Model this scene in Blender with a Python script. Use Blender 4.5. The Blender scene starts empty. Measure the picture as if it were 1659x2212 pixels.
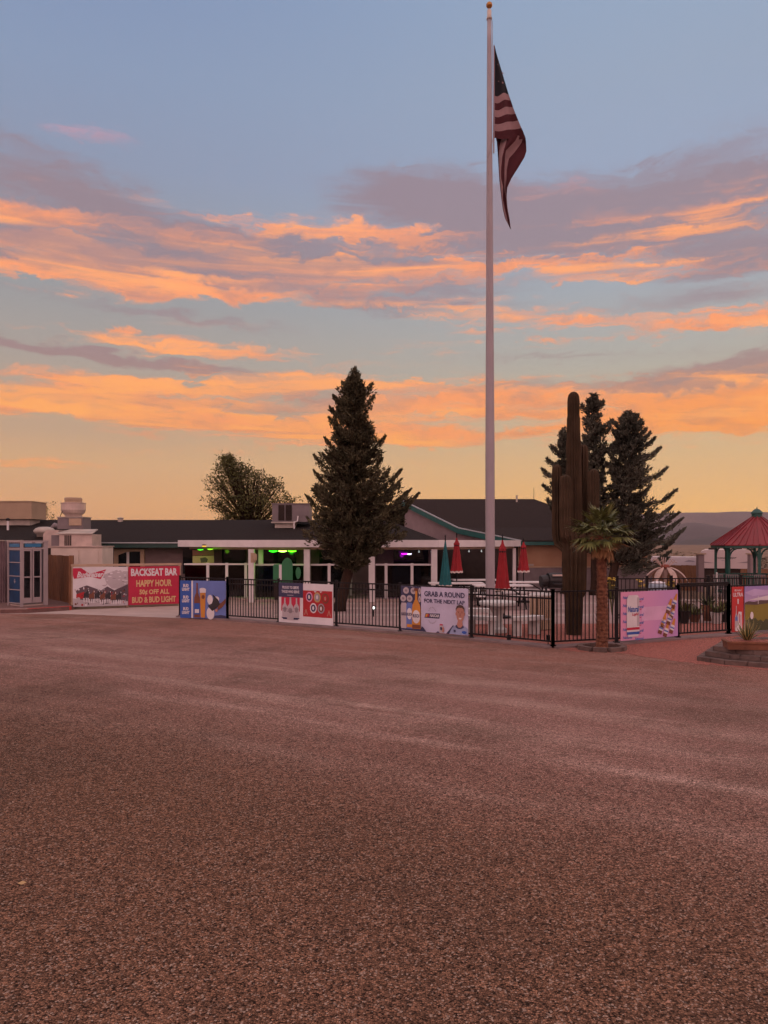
import bpy, math, random
from math import sin, cos, pi, radians, atan, atan2, sqrt, exp
random.seed(7)
S = bpy.context.scene
COL = S.collection
CAM_H = 2.15            # lens height above the lot, metres
F = 1659.0              # focal length in units of a 1659 wide frame
HX, HY = 829.5, 1171.0  # vanishing centre of the photograph in those units
def G(x, y):            # ground point seen at x, y
    d = F*CAM_H/(y-HY); return ((x-HX)*d/F, d)
def X_(x, d): return (x-HX)*d/F
def Z_(y, d): return CAM_H-(y-HY)*d/F

# ------------------------------------------------------------------ materials
def srgb(r, g, b):
    f = lambda c: (c/255/12.92) if c/255 <= .04045 else ((c/255+.055)/1.055)**2.4
    return (f(r), f(g), f(b))
MATS = {}
def mat(name, c, rough=.7, var=.15, scale=6, bump=.0, bscale=40, metal=0, c2=None, stretch=None, spec=.5, island=0):
    if name in MATS: return MATS[name]
    m = bpy.data.materials.new(name); m.use_nodes = True; nt = m.node_tree; N = nt.nodes; L = nt.links
    p = N['Principled BSDF']; p.inputs['Roughness'].default_value = rough; p.inputs['Metallic'].default_value = metal
    p.inputs['Specular IOR Level'].default_value = spec
    tc = N.new('ShaderNodeTexCoord'); v = tc.outputs['Object']
    if stretch:
        mp = N.new('ShaderNodeMapping'); mp.inputs['Scale'].default_value = stretch; L.new(v, mp.inputs['Vector']); v = mp.outputs['Vector']
    n = N.new('ShaderNodeTexNoise'); n.inputs['Scale'].default_value = scale; n.inputs['Detail'].default_value = 6; L.new(v, n.inputs['Vector'])
    if c2 is None:
        a = tuple(x*(1-var) for x in c); b = tuple(min(1, x*(1+var)) for x in c)
    else: a, b = c, c2
    r = N.new('ShaderNodeValToRGB'); r.color_ramp.elements[0].position = .32; r.color_ramp.elements[1].position = .68
    r.color_ramp.elements[0].color = (*a, 1); r.color_ramp.elements[1].color = (*b, 1)
    L.new(n.outputs['Fac'], r.inputs['Fac']); col = r.outputs['Color']
    if island:
        g = N.new('ShaderNodeNewGeometry'); mr = N.new('ShaderNodeMapRange'); mr.inputs['To Min'].default_value = 1-island; mr.inputs['To Max'].default_value = 1+island
        L.new(g.outputs['Random Per Island'], mr.inputs['Value'])
        mx = N.new('ShaderNodeVectorMath'); mx.operation = 'SCALE'; L.new(col, mx.inputs[0]); L.new(mr.outputs[0], mx.inputs['Scale']); col = mx.outputs[0]
    L.new(col, p.inputs['Base Color'])
    if bump:
        n2 = N.new('ShaderNodeTexNoise'); n2.inputs['Scale'].default_value = bscale; n2.inputs['Detail'].default_value = 4; L.new(v, n2.inputs['Vector'])
        bp = N.new('ShaderNodeBump'); bp.inputs['Strength'].default_value = bump; bp.inputs['Distance'].default_value = .02
        L.new(n2.outputs['Fac'], bp.inputs['Height']); L.new(bp.outputs['Normal'], p.inputs['Normal'])
    MATS[name] = m; return m
def flat(name, c, rough=.5, var=.10): return mat(name, c, rough=rough, var=var, scale=2.2, bump=.35, bscale=3.5)
def emis(name, c, s):
    m = bpy.data.materials.new(name); m.use_nodes = True; p = m.node_tree.nodes['Principled BSDF']
    p.inputs['Base Color'].default_value = (*[x*.5 for x in c], 1); p.inputs['Emission Color'].default_value = (*c, 1); p.inputs['Emission Strength'].default_value = s
    return m
def glassy(name, tint, a):
    m = bpy.data.materials.new(name); m.use_nodes = True; nt = m.node_tree; N = nt.nodes; L = nt.links
    N.remove(N['Principled BSDF']); t = N.new('ShaderNodeBsdfTransparent'); t.inputs[0].default_value = (*tint, 1)
    g = N.new('ShaderNodeBsdfGlossy'); g.inputs['Roughness'].default_value = .05; g.inputs[0].default_value = (.8, .8, .8, 1)
    mx = N.new('ShaderNodeMixShader'); mx.inputs[0].default_value = a; L.new(t.outputs[0], mx.inputs[1]); L.new(g.outputs[0], mx.inputs[2])
    L.new(mx.outputs[0], N['Material Output'].inputs['Surface']); return m

M = {}
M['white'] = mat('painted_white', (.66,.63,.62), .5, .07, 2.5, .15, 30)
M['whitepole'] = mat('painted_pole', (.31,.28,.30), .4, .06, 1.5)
M['black'] = mat('black_metal', (.007,.006,.007), .5, .3, 8, spec=.25)
M['shingle'] = mat('asphalt_shingle', (.013,.010,.0095), .95, .35, 9, .5, 60, c2=(.026,.020,.018), stretch=(1,3,3), spec=.12)
M['shingle2'] = mat('brown_shingle', (.020,.0145,.013), .95, .3, 7, .5, 60, c2=(.036,.026,.023), stretch=(1,3,3), spec=.12)
M['teal'] = mat('teal_trim', (.012,.095,.085), .5, .15, 4)
M['dgreen'] = mat('dark_green_trim', (.010,.045,.038), .5, .15, 4)
M['drip'] = mat('drip_edge', (.42,.45,.46), .4, .1, 4, metal=.3)
M['stucco_grey'] = mat('grey_stucco', (.17,.125,.125), .9, .12, 3, .35, 90)
M['stucco_mauve'] = mat('mauve_stucco', (.25,.185,.19), .9, .1, 2, .3, 90)
M['stucco_tan'] = mat('tan_stucco', (.36,.20,.115), .9, .12, 1.5, .3, 90, c2=(.42,.26,.16))
M['wainscot'] = mat('grey_wainscot', (.20,.165,.17), .9, .2, 2.2, .3, 50)
M['trim_tan'] = mat('tan_trim', (.40,.29,.20), .7, .1, 4)
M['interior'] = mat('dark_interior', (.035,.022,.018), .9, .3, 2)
M['glass'] = glassy('dark_glass', (.16,.15,.15), .06)
M['darkglass'] = mat('window_glass', (.008,.009,.011), .06, .1, 2, spec=.4)
M['concrete'] = mat('concrete', (.36,.28,.25), .9, .12, 1.5, .3, 60)
M['concwhite'] = mat('pale_cast_concrete', (.52,.52,.50), .85, .1, 5, .3, 60)
M['galv'] = mat('galvanised', (.50,.40,.35), .42, .16, 3, metal=.25)
M['galvd'] = mat('weathered_sheet_metal', (.42,.37,.32), .6, .25, 2, metal=.1, bump=.3, bscale=4)
M['acgrey'] = mat('ac_grey', (.17,.14,.145), .6, .1, 3)
M['actan'] = mat('ac_tan', (.36,.26,.17), .7, .1, 1.5)
M['wood'] = mat('cedar_boards', (.10,.038,.014), .8, .3, 4, .4, 30, stretch=(8,8,.6), c2=(.20,.082,.032))
M['wood2'] = mat('weathered_slats', (.15,.065,.03), .8, .3, 4, .3, 30, stretch=(8,8,.6), c2=(.24,.12,.06))
M['blueglass'] = mat('blue_panel', (.008,.045,.115), .3, .3, 2, spec=.2)
M['bluesign'] = mat('blue_sign', (.02,.15,.30), .4, .1, 2)
M['alum'] = mat('aluminium', (.36,.315,.32), .38, .06, 3, metal=.35)
M['bark'] = mat('bark', (.040,.024,.017), .95, .3, 8, .8, 40, stretch=(3,3,.6), spec=.15)
M['juniper'] = mat('juniper_leaf', (.030,.030,.016), .8, .3, 1.5, c2=(.115,.105,.060), island=.5, spec=.2)
M['spruce'] = mat('spruce_needles', (.030,.034,.026), .8, .3, 1.2, c2=(.12,.12,.09), island=.5, spec=.2)
M['elmleaf'] = mat('elm_leaf', (.040,.045,.012), .7, .3, 1.2, c2=(.115,.11,.032), island=.4, spec=.3)
M['cactus'] = mat('saguaro_skin', (.040,.027,.015), .85, .2, 2.5, .4, 40, c2=(.078,.050,.030), spec=.2)
M['palmleaf'] = mat('palm_leaf', (.065,.085,.022), .5, .3, 3, c2=(.165,.175,.055), island=.35)
M['palmdry'] = mat('dry_frond', (.23,.12,.05), .8, .3, 3, c2=(.34,.20,.09), island=.3)
M['palmtrunk'] = mat('palm_fibre', (.085,.030,.018), .95, .3, 18, 1.0, 60, c2=(.22,.095,.05))
M['stone'] = mat('retaining_block', (.085,.058,.050), .95, .3, 6, .8, 50, c2=(.15,.105,.09))
M['terracotta'] = mat('planter_clay', (.16,.065,.035), .9, .3, 6, .6, 50)
M['agave'] = mat('agave_leaf', (.035,.050,.020), .5, .2, 6, c2=(.07,.09,.035))
M['agavedge'] = mat('agave_margin', (.42,.33,.12), .5, .2, 6)
M['red_cloth'] = mat('red_canvas', (.24,.009,.014), .85, .2, 4, .2, 60)
M['teal_cloth'] = mat('teal_canvas', (.008,.105,.115), .85, .2, 4, .2, 60)
M['cream_cloth'] = mat('cream_trim', (.55,.46,.42), .85, .1, 4)
M['redroof'] = mat('red_metal_roof', (.19,.011,.018), .5, .1, 2, metal=.1)
M['gazgreen'] = mat('gazebo_green', (.012,.075,.060), .5, .15, 4)
M['rvwhite'] = mat('rv_white', (.50,.42,.42), .45, .06, 1)
M['darkred'] = mat('curb_red', (.45,.02,.015), .6, .15, 4, .2, 30)
M['brass'] = mat('gold_ball', (.42,.20,.05), .35, .1, 3, metal=.5)
M['rope'] = mat('rope', (.35,.32,.33), .9, .1, 5)
M['grillblack'] = mat('grill_black', (.010,.008,.009), .55, .3, 5)
M['lavender'] = mat('tan_petal_metal', (.36,.25,.21), .6, .2, 4)
M['f_white'] = mat('flag_white', (.26,.165,.17), .9, .1, 3)
M['f_red'] = mat('flag_red', (.05,.004,.009), .9, .15, 3)
M['f_blue'] = mat('flag_blue', (.003,.003,.008), .9, .15, 3)

# ------------------------------------------------------------------ mesh builder
class MB:
    def __init__(s): s.v = []; s.f = []; s.mi = []; s.m = 0
    def add(s, vs, fs):
        o = len(s.v); s.v += vs
        for f in fs: s.f.append(tuple(i+o for i in f)); s.mi.append(s.m)
        return s
    def box(s, c, d, rz=0, taper=1):
        x, y, z = [a/2 for a in d]; vs = []
        for (i, j, k) in ((-1,-1,-1),(1,-1,-1),(1,1,-1),(-1,1,-1),(-1,-1,1),(1,-1,1),(1,1,1),(-1,1,1)):
            t = taper if k > 0 else 1; px, py = i*x*t, j*y*t
            vs.append((c[0]+px*cos(rz)-py*sin(rz), c[1]+px*sin(rz)+py*cos(rz), c[2]+k*z))
        return s.add(vs, [(0,3,2,1),(4,5,6,7),(0,1,5,4),(1,2,6,5),(2,3,7,6),(3,0,4,7)])
    def bx(s, x0, x1, y0, y1, z0, z1): return s.box(((x0+x1)/2,(y0+y1)/2,(z0+z1)/2),(x1-x0,y1-y0,z1-z0))
    def bar(s, a, b, w, h=None):      # rectangular bar from a to b
        h = h or w; d = [b[i]-a[i] for i in range(3)]; l = sqrt(sum(q*q for q in d)) or 1e-6; d = [q/l for q in d]
        up = (0,0,1) if abs(d[2]) < .95 else (1,0,0)
        r = cross(d, up); n = sqrt(sum(q*q for q in r)); r = [q/n for q in r]; u = cross(r, d)
        vs = []
        for p in (a, b):
            for (i, j) in ((-1,-1),(1,-1),(1,1),(-1,1)):
                vs.append(tuple(p[k]+r[k]*i*w/2+u[k]*j*h/2 for k in range(3)))
        return s.add(vs, [(3,2,1,0),(4,5,6,7),(0,1,5,4),(1,2,6,5),(2,3,7,6),(3,0,4,7)])
    def tube(s, pts, rs, n=8, ribs=0, ramp=0, cap=True):
        if not isinstance(rs, (list, tuple)): rs = [rs]*len(pts)
        o = []; pr = None
        for i, p in enumerate(pts):
            a = pts[max(0, i-1)]; b = pts[min(len(pts)-1, i+1)]; d = [b[k]-a[k] for k in range(3)]
            l = sqrt(sum(q*q for q in d)) or 1e-6; d = [q/l for q in d]
            if pr is None:
                up = (0,1,0) if abs(d[1]) < .9 else (1,0,0)
            else: up = pr
            r = cross(d, up); l = sqrt(sum(q*q for q in r)) or 1e-6; r = [q/l for q in r]; u = cross(r, d); pr = u
            ring = []
            for k in range(n):
                t = 2*pi*k/n; rr = rs[i]*(1+(ramp*(1 if k % 2 else -1) if ribs else 0))
                ring.append(tuple(p[q]+(r[q]*cos(t)+u[q]*sin(t))*rr for q in range(3)))
            o.append(ring)
        vs = [q for r_ in o for q in r_]; fs = []
        for i in range(len(pts)-1):
            for k in range(n):
                k2 = (k+1) % n; fs.append((i*n+k, i*n+k2, (i+1)*n+k2, (i+1)*n+k))
        if cap: fs.append(tuple(reversed(range(n)))); fs.append(tuple(range((len(pts)-1)*n, len(pts)*n)))
        fs = [tuple(reversed(f)) for f in fs]
        return s.add(vs, fs)
    def lathe(s, prof, n=16, c=(0,0,0)):
        return s.tube([(c[0], c[1], c[2]+z) for r, z in prof], [max(r, .0005) for r, z in prof], n)
    def prism(s, pts, z0, z1):        # plan polygon extruded
        n = len(pts); z0s = z0 if isinstance(z0, (list, tuple)) else [z0]*n; z1s = z1 if isinstance(z1, (list, tuple)) else [z1]*n
        vs = [(p[0], p[1], z0s[i]) for i, p in enumerate(pts)]+[(p[0], p[1], z1s[i]) for i, p in enumerate(pts)]
        return s.add(vs, [tuple(reversed(range(n))), tuple(range(n, 2*n))]+[(i, (i+1) % n, (i+1) % n+n, i+n) for i in range(n)])
    def elev(s, pts, y0, y1):         # elevation polygon (x, z) extruded in y
        n = len(pts)
        vs = [(p[0], y0, p[1]) for p in pts]+[(p[0], y1, p[1]) for p in pts]
        return s.add(vs, [tuple(range(n)), tuple(reversed(range(n, 2*n)))]+[((i+1) % n, i, i+n, (i+1) % n+n) for i in range(n)])
    def slab(s, pts, t):              # sloped polygon with thickness t downward
        n = len(pts); vs = [tuple(p) for p in pts]+[(p[0], p[1], p[2]-t) for p in pts]
        return s.add(vs, [tuple(range(n)), tuple(reversed(range(n, 2*n)))]+[((i+1) % n, i, i+n, (i+1) % n+n) for i in range(n)])
    def build(s, name, m, parent=None, smooth=False, world=False, loc=None):
        vs = s.v
        if world and parent is not None:
            l = parent.location; vs = [(a[0]-l[0], a[1]-l[1], a[2]-l[2]) for a in vs]
        if loc: vs = [(a[0]-loc[0], a[1]-loc[1], a[2]-loc[2]) for a in vs]
        me = bpy.data.meshes.new(name); me.from_pydata(vs, [], s.f)
        for q in (m if isinstance(m, list) else [m]): me.materials.append(q)
        if isinstance(m, list): me.polygons.foreach_set('material_index', s.mi)
        if smooth: me.polygons.foreach_set('use_smooth', [True]*len(me.polygons))
        me.update()
        o = bpy.data.objects.new(name, me); COL.objects.link(o)
        if parent is not None: o.parent = parent
        if loc: o.location = loc
        return o
def cross(a, b): return (a[1]*b[2]-a[2]*b[1], a[2]*b[0]-a[0]*b[2], a[0]*b[1]-a[1]*b[0])
def tag(o, label=None, cat=None, group=None, kind=None):
    if label: o['label'] = label
    if cat: o['category'] = cat
    if group: o['group'] = group
    if kind: o['kind'] = kind
    return o
def thing(name, label, cat, loc=(0,0,0), rz=0, group=None):
    o = bpy.data.objects.new(name, None); COL.objects.link(o); o.empty_display_size = .2
    o.location = loc; o.rotation_euler = (0,0,rz); return tag(o, label, cat, group)
def copy_tree(o, loc=None, rz=None, label=None, parent=None):
    c = o.copy(); COL.objects.link(c); c.parent = parent
    if loc is not None: c.location = loc
    if rz is not None: c.rotation_euler = (0,0,rz)
    if label: c['label'] = label
    for ch in [q for q in COL.objects if q.parent == o]: copy_tree(ch, parent=c)
    return c
def struct(name, mb, m, **k): return tag(mb.build(name, m, **k), kind='structure')

# text -> polygons in (x, z)
_tc = {}
def glyphs(t, shear=0, bold=0):
    key = (t, shear, bold)
    if key in _tc: return _tc[key]
    cu = bpy.data.curves.new('t', 'FONT'); cu.body = t; cu.shear = shear; cu.offset = bold; cu.resolution_u = 2
    o = bpy.data.objects.new('t', cu); COL.objects.link(o); bpy.context.view_layer.update()
    me = bpy.data.meshes.new_from_object(o.evaluated_get(bpy.context.evaluated_depsgraph_get()))
    vs = [(v.co.x, v.co.y) for v in me.vertices]; fs = [tuple(p.vertices) for p in me.polygons]
    bpy.data.objects.remove(o); bpy.data.curves.remove(cu); bpy.data.meshes.remove(me)
    _tc[key] = (vs, fs); return _tc[key]

class Board:
    """a flat printed board: local x right, z up, printed side facing -y; u, v run 0..1 from its top left corner"""
    def __init__(s, root, w, h, z0, y=0, sheet=None, name='panel'):
        s.r, s.w, s.h, s.z0, s.y, s.L, s.parts = root, w, h, z0, y, 0, {}
        if sheet is not None: MB().bx(-w/2, w/2, y, y+.012, z0, z0+h).build(name, sheet, root)
    def P(s, u, v): return ((u-.5)*s.w, s.z0+(1-v)*s.h)
    def mb(s, name, m):
        s.n = getattr(s, 'n', 0)+1
        k = (name, m.name) if any(q in name for q in ('mark','hoof','blaze','stripe','foot','emblem','band')) else (name, m.name, s.n)
        if k not in s.parts: s.parts[k] = (MB(), m)
        return s.parts[k][0]
    def poly(s, name, m, pts, lay=1):
        q = [s.P(*p) for p in pts]; y = s.y-.003*lay
        a = sum(q[i][0]*q[(i+1) % len(q)][1]-q[(i+1) % len(q)][0]*q[i][1] for i in range(len(q)))
        if a < 0: q.reverse()
        s.mb(name, m).add([(x, y, z) for x, z in q], [tuple(range(len(q)))])
    def rect(s, name, m, u0, v0, u1, v1, lay=1): s.poly(name, m, [(u0,v0),(u1,v0),(u1,v1),(u0,v1)], lay)
    def oval(s, name, m, u, v, ru, rv, lay=1, n=20): s.poly(name, m, [(u+ru*cos(2*pi*k/n), v+rv*sin(2*pi*k/n)) for k in range(n)], lay)
    def text(s, name, m, t, u0, v0, u1, v1, lay=2, shear=0, bold=.02, rise=0):
        vs, fs = glyphs(t, shear, bold)
        if not vs: return
        x0 = min(a for a, b in vs); x1 = max(a for a, b in vs); z0 = min(b for a, b in vs); z1 = max(b for a, b in vs)
        out = []
        for a, b in vs:
            p = (a-x0)/(x1-x0); x, z = s.P(u0+(u1-u0)*p, v1+(v0-v1)*(b-z0)/(z1-z0)-rise*p); out.append((x, s.y-.003*lay, z))
        s.mb(name, m).add(out, fs)
    def bottle(s, name, m, u, v0, v1, w, lay=1):
        pr = [(0,.26),(.03,.3),(.05,.24),(.28,.3),(.42,.9),(.5,1),(1,1)]
        s.poly(name, m, [(u-w/2*b, v0+(v1-v0)*a) for a, b in pr]+[(u+w/2*b, v0+(v1-v0)*a) for a, b in reversed(pr)], lay)
    def can(s, name, m, u, v0, v1, w, lay=1):
        pr = [(0,.7),(.03,.8),(.1,1),(.93,1),(.97,.85),(1,.8)]
        s.poly(name, m, [(u-w/2*b, v0+(v1-v0)*a) for a, b in pr]+[(u+w/2*b, v0+(v1-v0)*a) for a, b in reversed(pr)], lay)
    def done(s):
        for k, (mb, m) in s.parts.items(): mb.build(k[0], m, s.r)
def board_at(name, label, cat, a, b, group=None, fwd=.05):   # root at the middle of the ground line a-b, facing the lot
    mx, my = (a[0]+b[0])/2, (a[1]+b[1])/2; ang = atan2(b[1]-a[1], b[0]-a[0]); w = sqrt((b[0]-a[0])**2+(b[1]-a[1])**2)
    return thing(name, label, cat, (mx+sin(ang)*fwd, my-cos(ang)*fwd, 0), ang, group), w

# ------------------------------------------------------------------ camera
cam = bpy.data.cameras.new('camera'); co = bpy.data.objects.new('camera', cam); COL.objects.link(co); S.camera = co
co.location = (0,0,CAM_H); co.rotation_euler = (radians(90),0,0)
cam.sensor_fit = 'VERTICAL'; cam.sensor_height = 36; cam.sensor_width = 27; cam.lens = 27
cam.shift_y = (HY-1106)/2212.0; cam.clip_start = .1; cam.clip_end = 40000

# ------------------------------------------------------------------ sky (world) and sun
SUN_AZ, SUN_EL = radians(38), radians(3)
def make_world():
    W = bpy.data.worlds.new('World'); S.world = W; W.use_nodes = True; nt = W.node_tree; N = nt.nodes; L = nt.links
    N.clear()
    def put(sock, v):
        if isinstance(v, (int, float)): sock.default_value = v
        elif isinstance(v, tuple): sock.default_value = (*v, 1) if len(v) == 3 and sock.type == 'RGBA' else v
        else: L.new(v, sock)
    def ma(op, a, b=0, c=0, clamp=False):
        n = N.new('ShaderNodeMath'); n.operation = op; n.use_clamp = clamp
        for i, q in enumerate((a, b, c)): put(n.inputs[i], q)
        return n.outputs[0]
    def mr(v, a, b, c=0, d=1, t='SMOOTHSTEP'):
        n = N.new('ShaderNodeMapRange'); n.interpolation_type = t
        for i, q in enumerate((v, a, b, c, d)): put(n.inputs[i], q)
        return n.outputs[0]
    def mix(f, a, b):
        n = N.new('ShaderNodeMix'); n.data_type = 'RGBA'; put(n.inputs[0], f); put(n.inputs[6], a); put(n.inputs[7], b); return n.outputs[2]
    def noise(v, sc, det=6, rough=.55, dist=0):
        n = N.new('ShaderNodeTexNoise'); n.noise_dimensions = '3D'; put(n.inputs['Vector'], v); n.inputs['Scale'].default_value = sc
        n.inputs['Detail'].default_value = det; n.inputs['Roughness'].default_value = rough; n.inputs['Distortion'].default_value = dist; return n
    tc = N.new('ShaderNodeTexCoord'); sp = N.new('ShaderNodeSeparateXYZ'); L.new(tc.outputs['Generated'], sp.inputs[0])
    x, y, z = sp.outputs
    az = ma('ARCTAN2', x, y); el = ma('ARCSINE', z)
    cb = N.new('ShaderNodeCombineXYZ'); put(cb.inputs[0], ma('MULTIPLY', az, 1.9)); put(cb.inputs[1], ma('MULTIPLY_ADD', el, 23, ma('MULTIPLY', az, .5))); P0 = cb.outputs[0]
    # slow warp of the streak coordinates
    w1 = noise(P0, .9, 3, .5); vs = N.new('ShaderNodeVectorMath'); vs.operation = 'MULTIPLY_ADD'
    L.new(w1.outputs['Color'], vs.inputs[0]); vs.inputs[1].default_value = (1.1,1.1,0); L.new(P0, vs.inputs[2]); P1 = vs.outputs[0]
    nA = noise(P1, 1.6, 7, .60, .3).outputs['Fac']
    sh = N.new('ShaderNodeVectorMath'); sh.operation = 'ADD'; L.new(P1, sh.inputs[0]); sh.inputs[1].default_value = (7.3,3.1,2.0)
    nB = noise(sh.outputs[0], 1.1, 6, .58, .5).outputs['Fac']
    cb2 = N.new('ShaderNodeCombineXYZ'); put(cb2.inputs[0], ma('MULTIPLY', az, 9)); put(cb2.inputs[1], ma('MULTIPLY', el, 22))
    nC = noise(cb2.outputs[0], 2.0, 5, .65, .4).outputs['Fac']
    cb3 = N.new('ShaderNodeCombineXYZ'); put(cb3.inputs[0], ma('MULTIPLY', az, 5)); put(cb3.inputs[1], ma('MULTIPLY_ADD', el, 62, ma('MULTIPLY', nC, 3.0)))
    nF = noise(cb3.outputs[0], 1.0, 4, .6, .2).outputs['Fac']
    # coordinates for the placed cloud masses, gently warped so that no mass has a clean edge
    wz = ma('MULTIPLY_ADD', ma('SUBTRACT', nB, .5), .038, el); wz = ma('MULTIPLY_ADD', ma('SUBTRACT', nC, .5), .05, wz)
    wa = ma('MULTIPLY_ADD', ma('SUBTRACT', nA, .5), .16, az)
    gb = bpy.data.node_groups.new('cloud_mass', 'ShaderNodeTree')
    for nm in ('a','e','ca','ce','iw','ih','tilt','amp','acc'): gb.interface.new_socket(nm, in_out='INPUT', socket_type='NodeSocketFloat')
    gb.interface.new_socket('out', in_out='OUTPUT', socket_type='NodeSocketFloat')
    gi = gb.nodes.new('NodeGroupInput'); go = gb.nodes.new('NodeGroupOutput')
    def gm(op, a, b=0, c=0):
        n = gb.nodes.new('ShaderNodeMath'); n.operation = op
        for i, q in enumerate((a, b, c)):
            if isinstance(q, (int, float)): n.inputs[i].default_value = q
            else: gb.links.new(q, n.inputs[i])
        return n.outputs[0]
    g = gi.outputs; da = gm('SUBTRACT', g['a'], g['ca']); de = gm('SUBTRACT', gm('SUBTRACT', g['e'], g['ce']), gm('MULTIPLY', da, g['tilt']))
    qa = gm('MULTIPLY', da, g['iw']); qe = gm('MULTIPLY', de, g['ih'])
    r2 = gm('MULTIPLY_ADD', qa, qa, gm('MULTIPLY', qe, qe)); ex = gm('POWER', 2.718, gm('MULTIPLY', r2, -1))
    gb.links.new(gm('MULTIPLY_ADD', ex, g['amp'], g['acc']), go.inputs[0])
    def masses(lst):
        acc = 0.0
        for (px, py, w, h, tilt, amp) in lst:
            u = (px-HX)/F; v = (HY-py)/F; a = atan(u); e = atan(v*cos(a))
            n = N.new('ShaderNodeGroup'); n.node_tree = gb
            put(n.inputs['a'], wa); put(n.inputs['e'], wz)
            for k, q in (('ca', a), ('ce', e), ('iw', F/w), ('ih', F/(h*1.25)), ('tilt', -tilt), ('amp', amp)): n.inputs[k].default_value = q
            put(n.inputs['acc'], acc); acc = n.outputs[0]
        return acc
    lit = masses([(60,450,120,20,.12,.6),(170,540,170,26,.06,.85),(120,604,280,13,.02,.95),(440,622,180,15,.06,.95),
        (400,505,180,14,.10,.45),(650,497,230,12,.05,.8),(850,512,110,9,.04,.7),(560,560,160,16,.05,.4),(760,588,170,17,.04,.85),
        (1090,578,300,13,.04,.95),(1420,590,150,9,0,.7),(1190,408,120,9,.05,.65),(1310,470,110,26,.1,.75),(1570,450,120,40,-.1,.70),(1650,560,60,22,0,.4),
        (850,635,190,14,.08,.30),(1240,690,260,17,.10,.50),(1560,700,170,14,-.08,.65),(1200,722,170,8,.02,.5),(340,740,170,9,.05,.50),(470,766,80,6,0,.5),
        (860,764,130,7,.0,.40),(150,822,280,11,.03,.60),(120,865,220,16,.02,.75),(500,912,420,12,.03,.85),(850,945,220,14,.02,.7),
        (740,825,230,15,.05,.60),(980,868,240,17,-.04,.75),(1450,845,260,22,.02,.9),(1600,890,220,28,0,1.0),(1330,905,180,9,-.06,.7),
        (110,1000,220,9,0,.45),(225,297,80,17,0,.75),
        (350,885,620,60,.02,.50),(1250,885,560,52,0,.52),(300,555,520,62,.06,.30),(1000,545,450,45,.05,.22),(1300,700,480,36,.03,.28),(420,745,330,26,.04,.25),(1480,930,300,16,0,.45)])
    shd = masses([(140,385,200,38,.22,.55),(70,500,220,60,.1,.55),(60,575,220,18,.05,.6),(420,530,260,34,.12,.75),(420,590,190,13,.04,.8),
        (900,415,170,42,.1,.7),(1050,480,240,50,.05,.85),(1350,490,330,60,.02,.85),(1560,430,200,50,-.05,.8),(1600,560,140,30,0,.7),(700,550,260,26,.05,.7),
        (900,625,220,18,.08,.45),(120,752,260,12,.10,.75),(430,800,320,10,.07,.55),(380,878,360,12,.02,.7),(640,855,240,16,.05,.5),
        (1610,790,190,20,-.06,1.0),(1420,825,260,10,-.03,.6),(1500,650,260,20,0,.3),(1600,300,120,40,0,.25),(820,660,260,14,.1,.5),(400,690,400,12,.05,.35),(1250,770,300,9,.02,.35),(1100,830,200,12,0,.4)])
    # scattered clouds over the rest of the sky
    away = mr(ma('ABSOLUTE', az), .75, 1.3); high = mr(el, .62, 1.0)
    rest = ma('MAXIMUM', away, high)
    lit = ma('MULTIPLY_ADD', rest, ma('MULTIPLY', mr(nB, .5, .7), .5), lit)
    fine = ma('MULTIPLY', ma('SUBTRACT', nF, .5), 3.0)
    O = ma('MULTIPLY_ADD', ma('SUBTRACT', nA, .5), 1.7, ma('MULTIPLY', lit, 1.25)); O = ma('ADD', O, fine); O = ma('MULTIPLY', mr(O, .22, 1.25), mr(lit, .02, .40)); Oraw = O
    D = ma('MULTIPLY_ADD', ma('SUBTRACT', nB, .5), 1.5, ma('MULTIPLY', shd, 1.25)); D = ma('ADD', D, ma('MULTIPLY', fine, .6)); D = ma('MULTIPLY', mr(D, -.1, 1.05), mr(shd, .02, .45)); O = ma('MULTIPLY', O, ma('MULTIPLY_ADD', ma('MULTIPLY', D, mr(nB, .35, .60)), -.75, 1))
    # clear sky by elevation
    def ramp(f, stops):
        n = N.new('ShaderNodeValToRGB'); L.new(f, n.inputs[0]); e = n.color_ramp.elements
        e[0].position = stops[0][0]; e[0].color = (*stops[0][1], 1); e[1].position = stops[1][0]; e[1].color = (*stops[1][1], 1)
        for p, c in stops[2:]: q = e.new(p); q.color = (*c, 1)
        return n.outputs[0]
    t = mr(el, 0, .8, 0, 1, 'LINEAR')
    def E(py): return atan((HY-py)/F)/.8
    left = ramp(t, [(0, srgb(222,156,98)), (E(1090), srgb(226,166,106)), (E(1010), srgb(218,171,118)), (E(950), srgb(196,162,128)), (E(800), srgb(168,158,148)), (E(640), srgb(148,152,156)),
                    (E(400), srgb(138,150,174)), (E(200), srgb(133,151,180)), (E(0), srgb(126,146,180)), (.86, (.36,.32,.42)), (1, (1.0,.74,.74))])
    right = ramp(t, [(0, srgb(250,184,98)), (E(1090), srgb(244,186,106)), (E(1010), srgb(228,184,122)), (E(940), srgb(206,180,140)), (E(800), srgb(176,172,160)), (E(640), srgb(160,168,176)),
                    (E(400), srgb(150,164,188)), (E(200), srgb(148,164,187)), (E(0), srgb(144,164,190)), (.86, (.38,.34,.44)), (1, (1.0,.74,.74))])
    base = mix(mr(az, -.45, .40), left, right)
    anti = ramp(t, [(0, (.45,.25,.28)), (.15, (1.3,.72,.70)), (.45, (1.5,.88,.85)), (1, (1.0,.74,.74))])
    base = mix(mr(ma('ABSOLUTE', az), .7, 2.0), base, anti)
    lo = mr(el, .08, .30)
    oc = mix(lo, mix(mr(az, .0, .45), srgb(252,158,90), srgb(254,156,58)), srgb(252,158,108))
    oc = mix(mr(el, .36, .46), oc, srgb(176,152,172))
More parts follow.
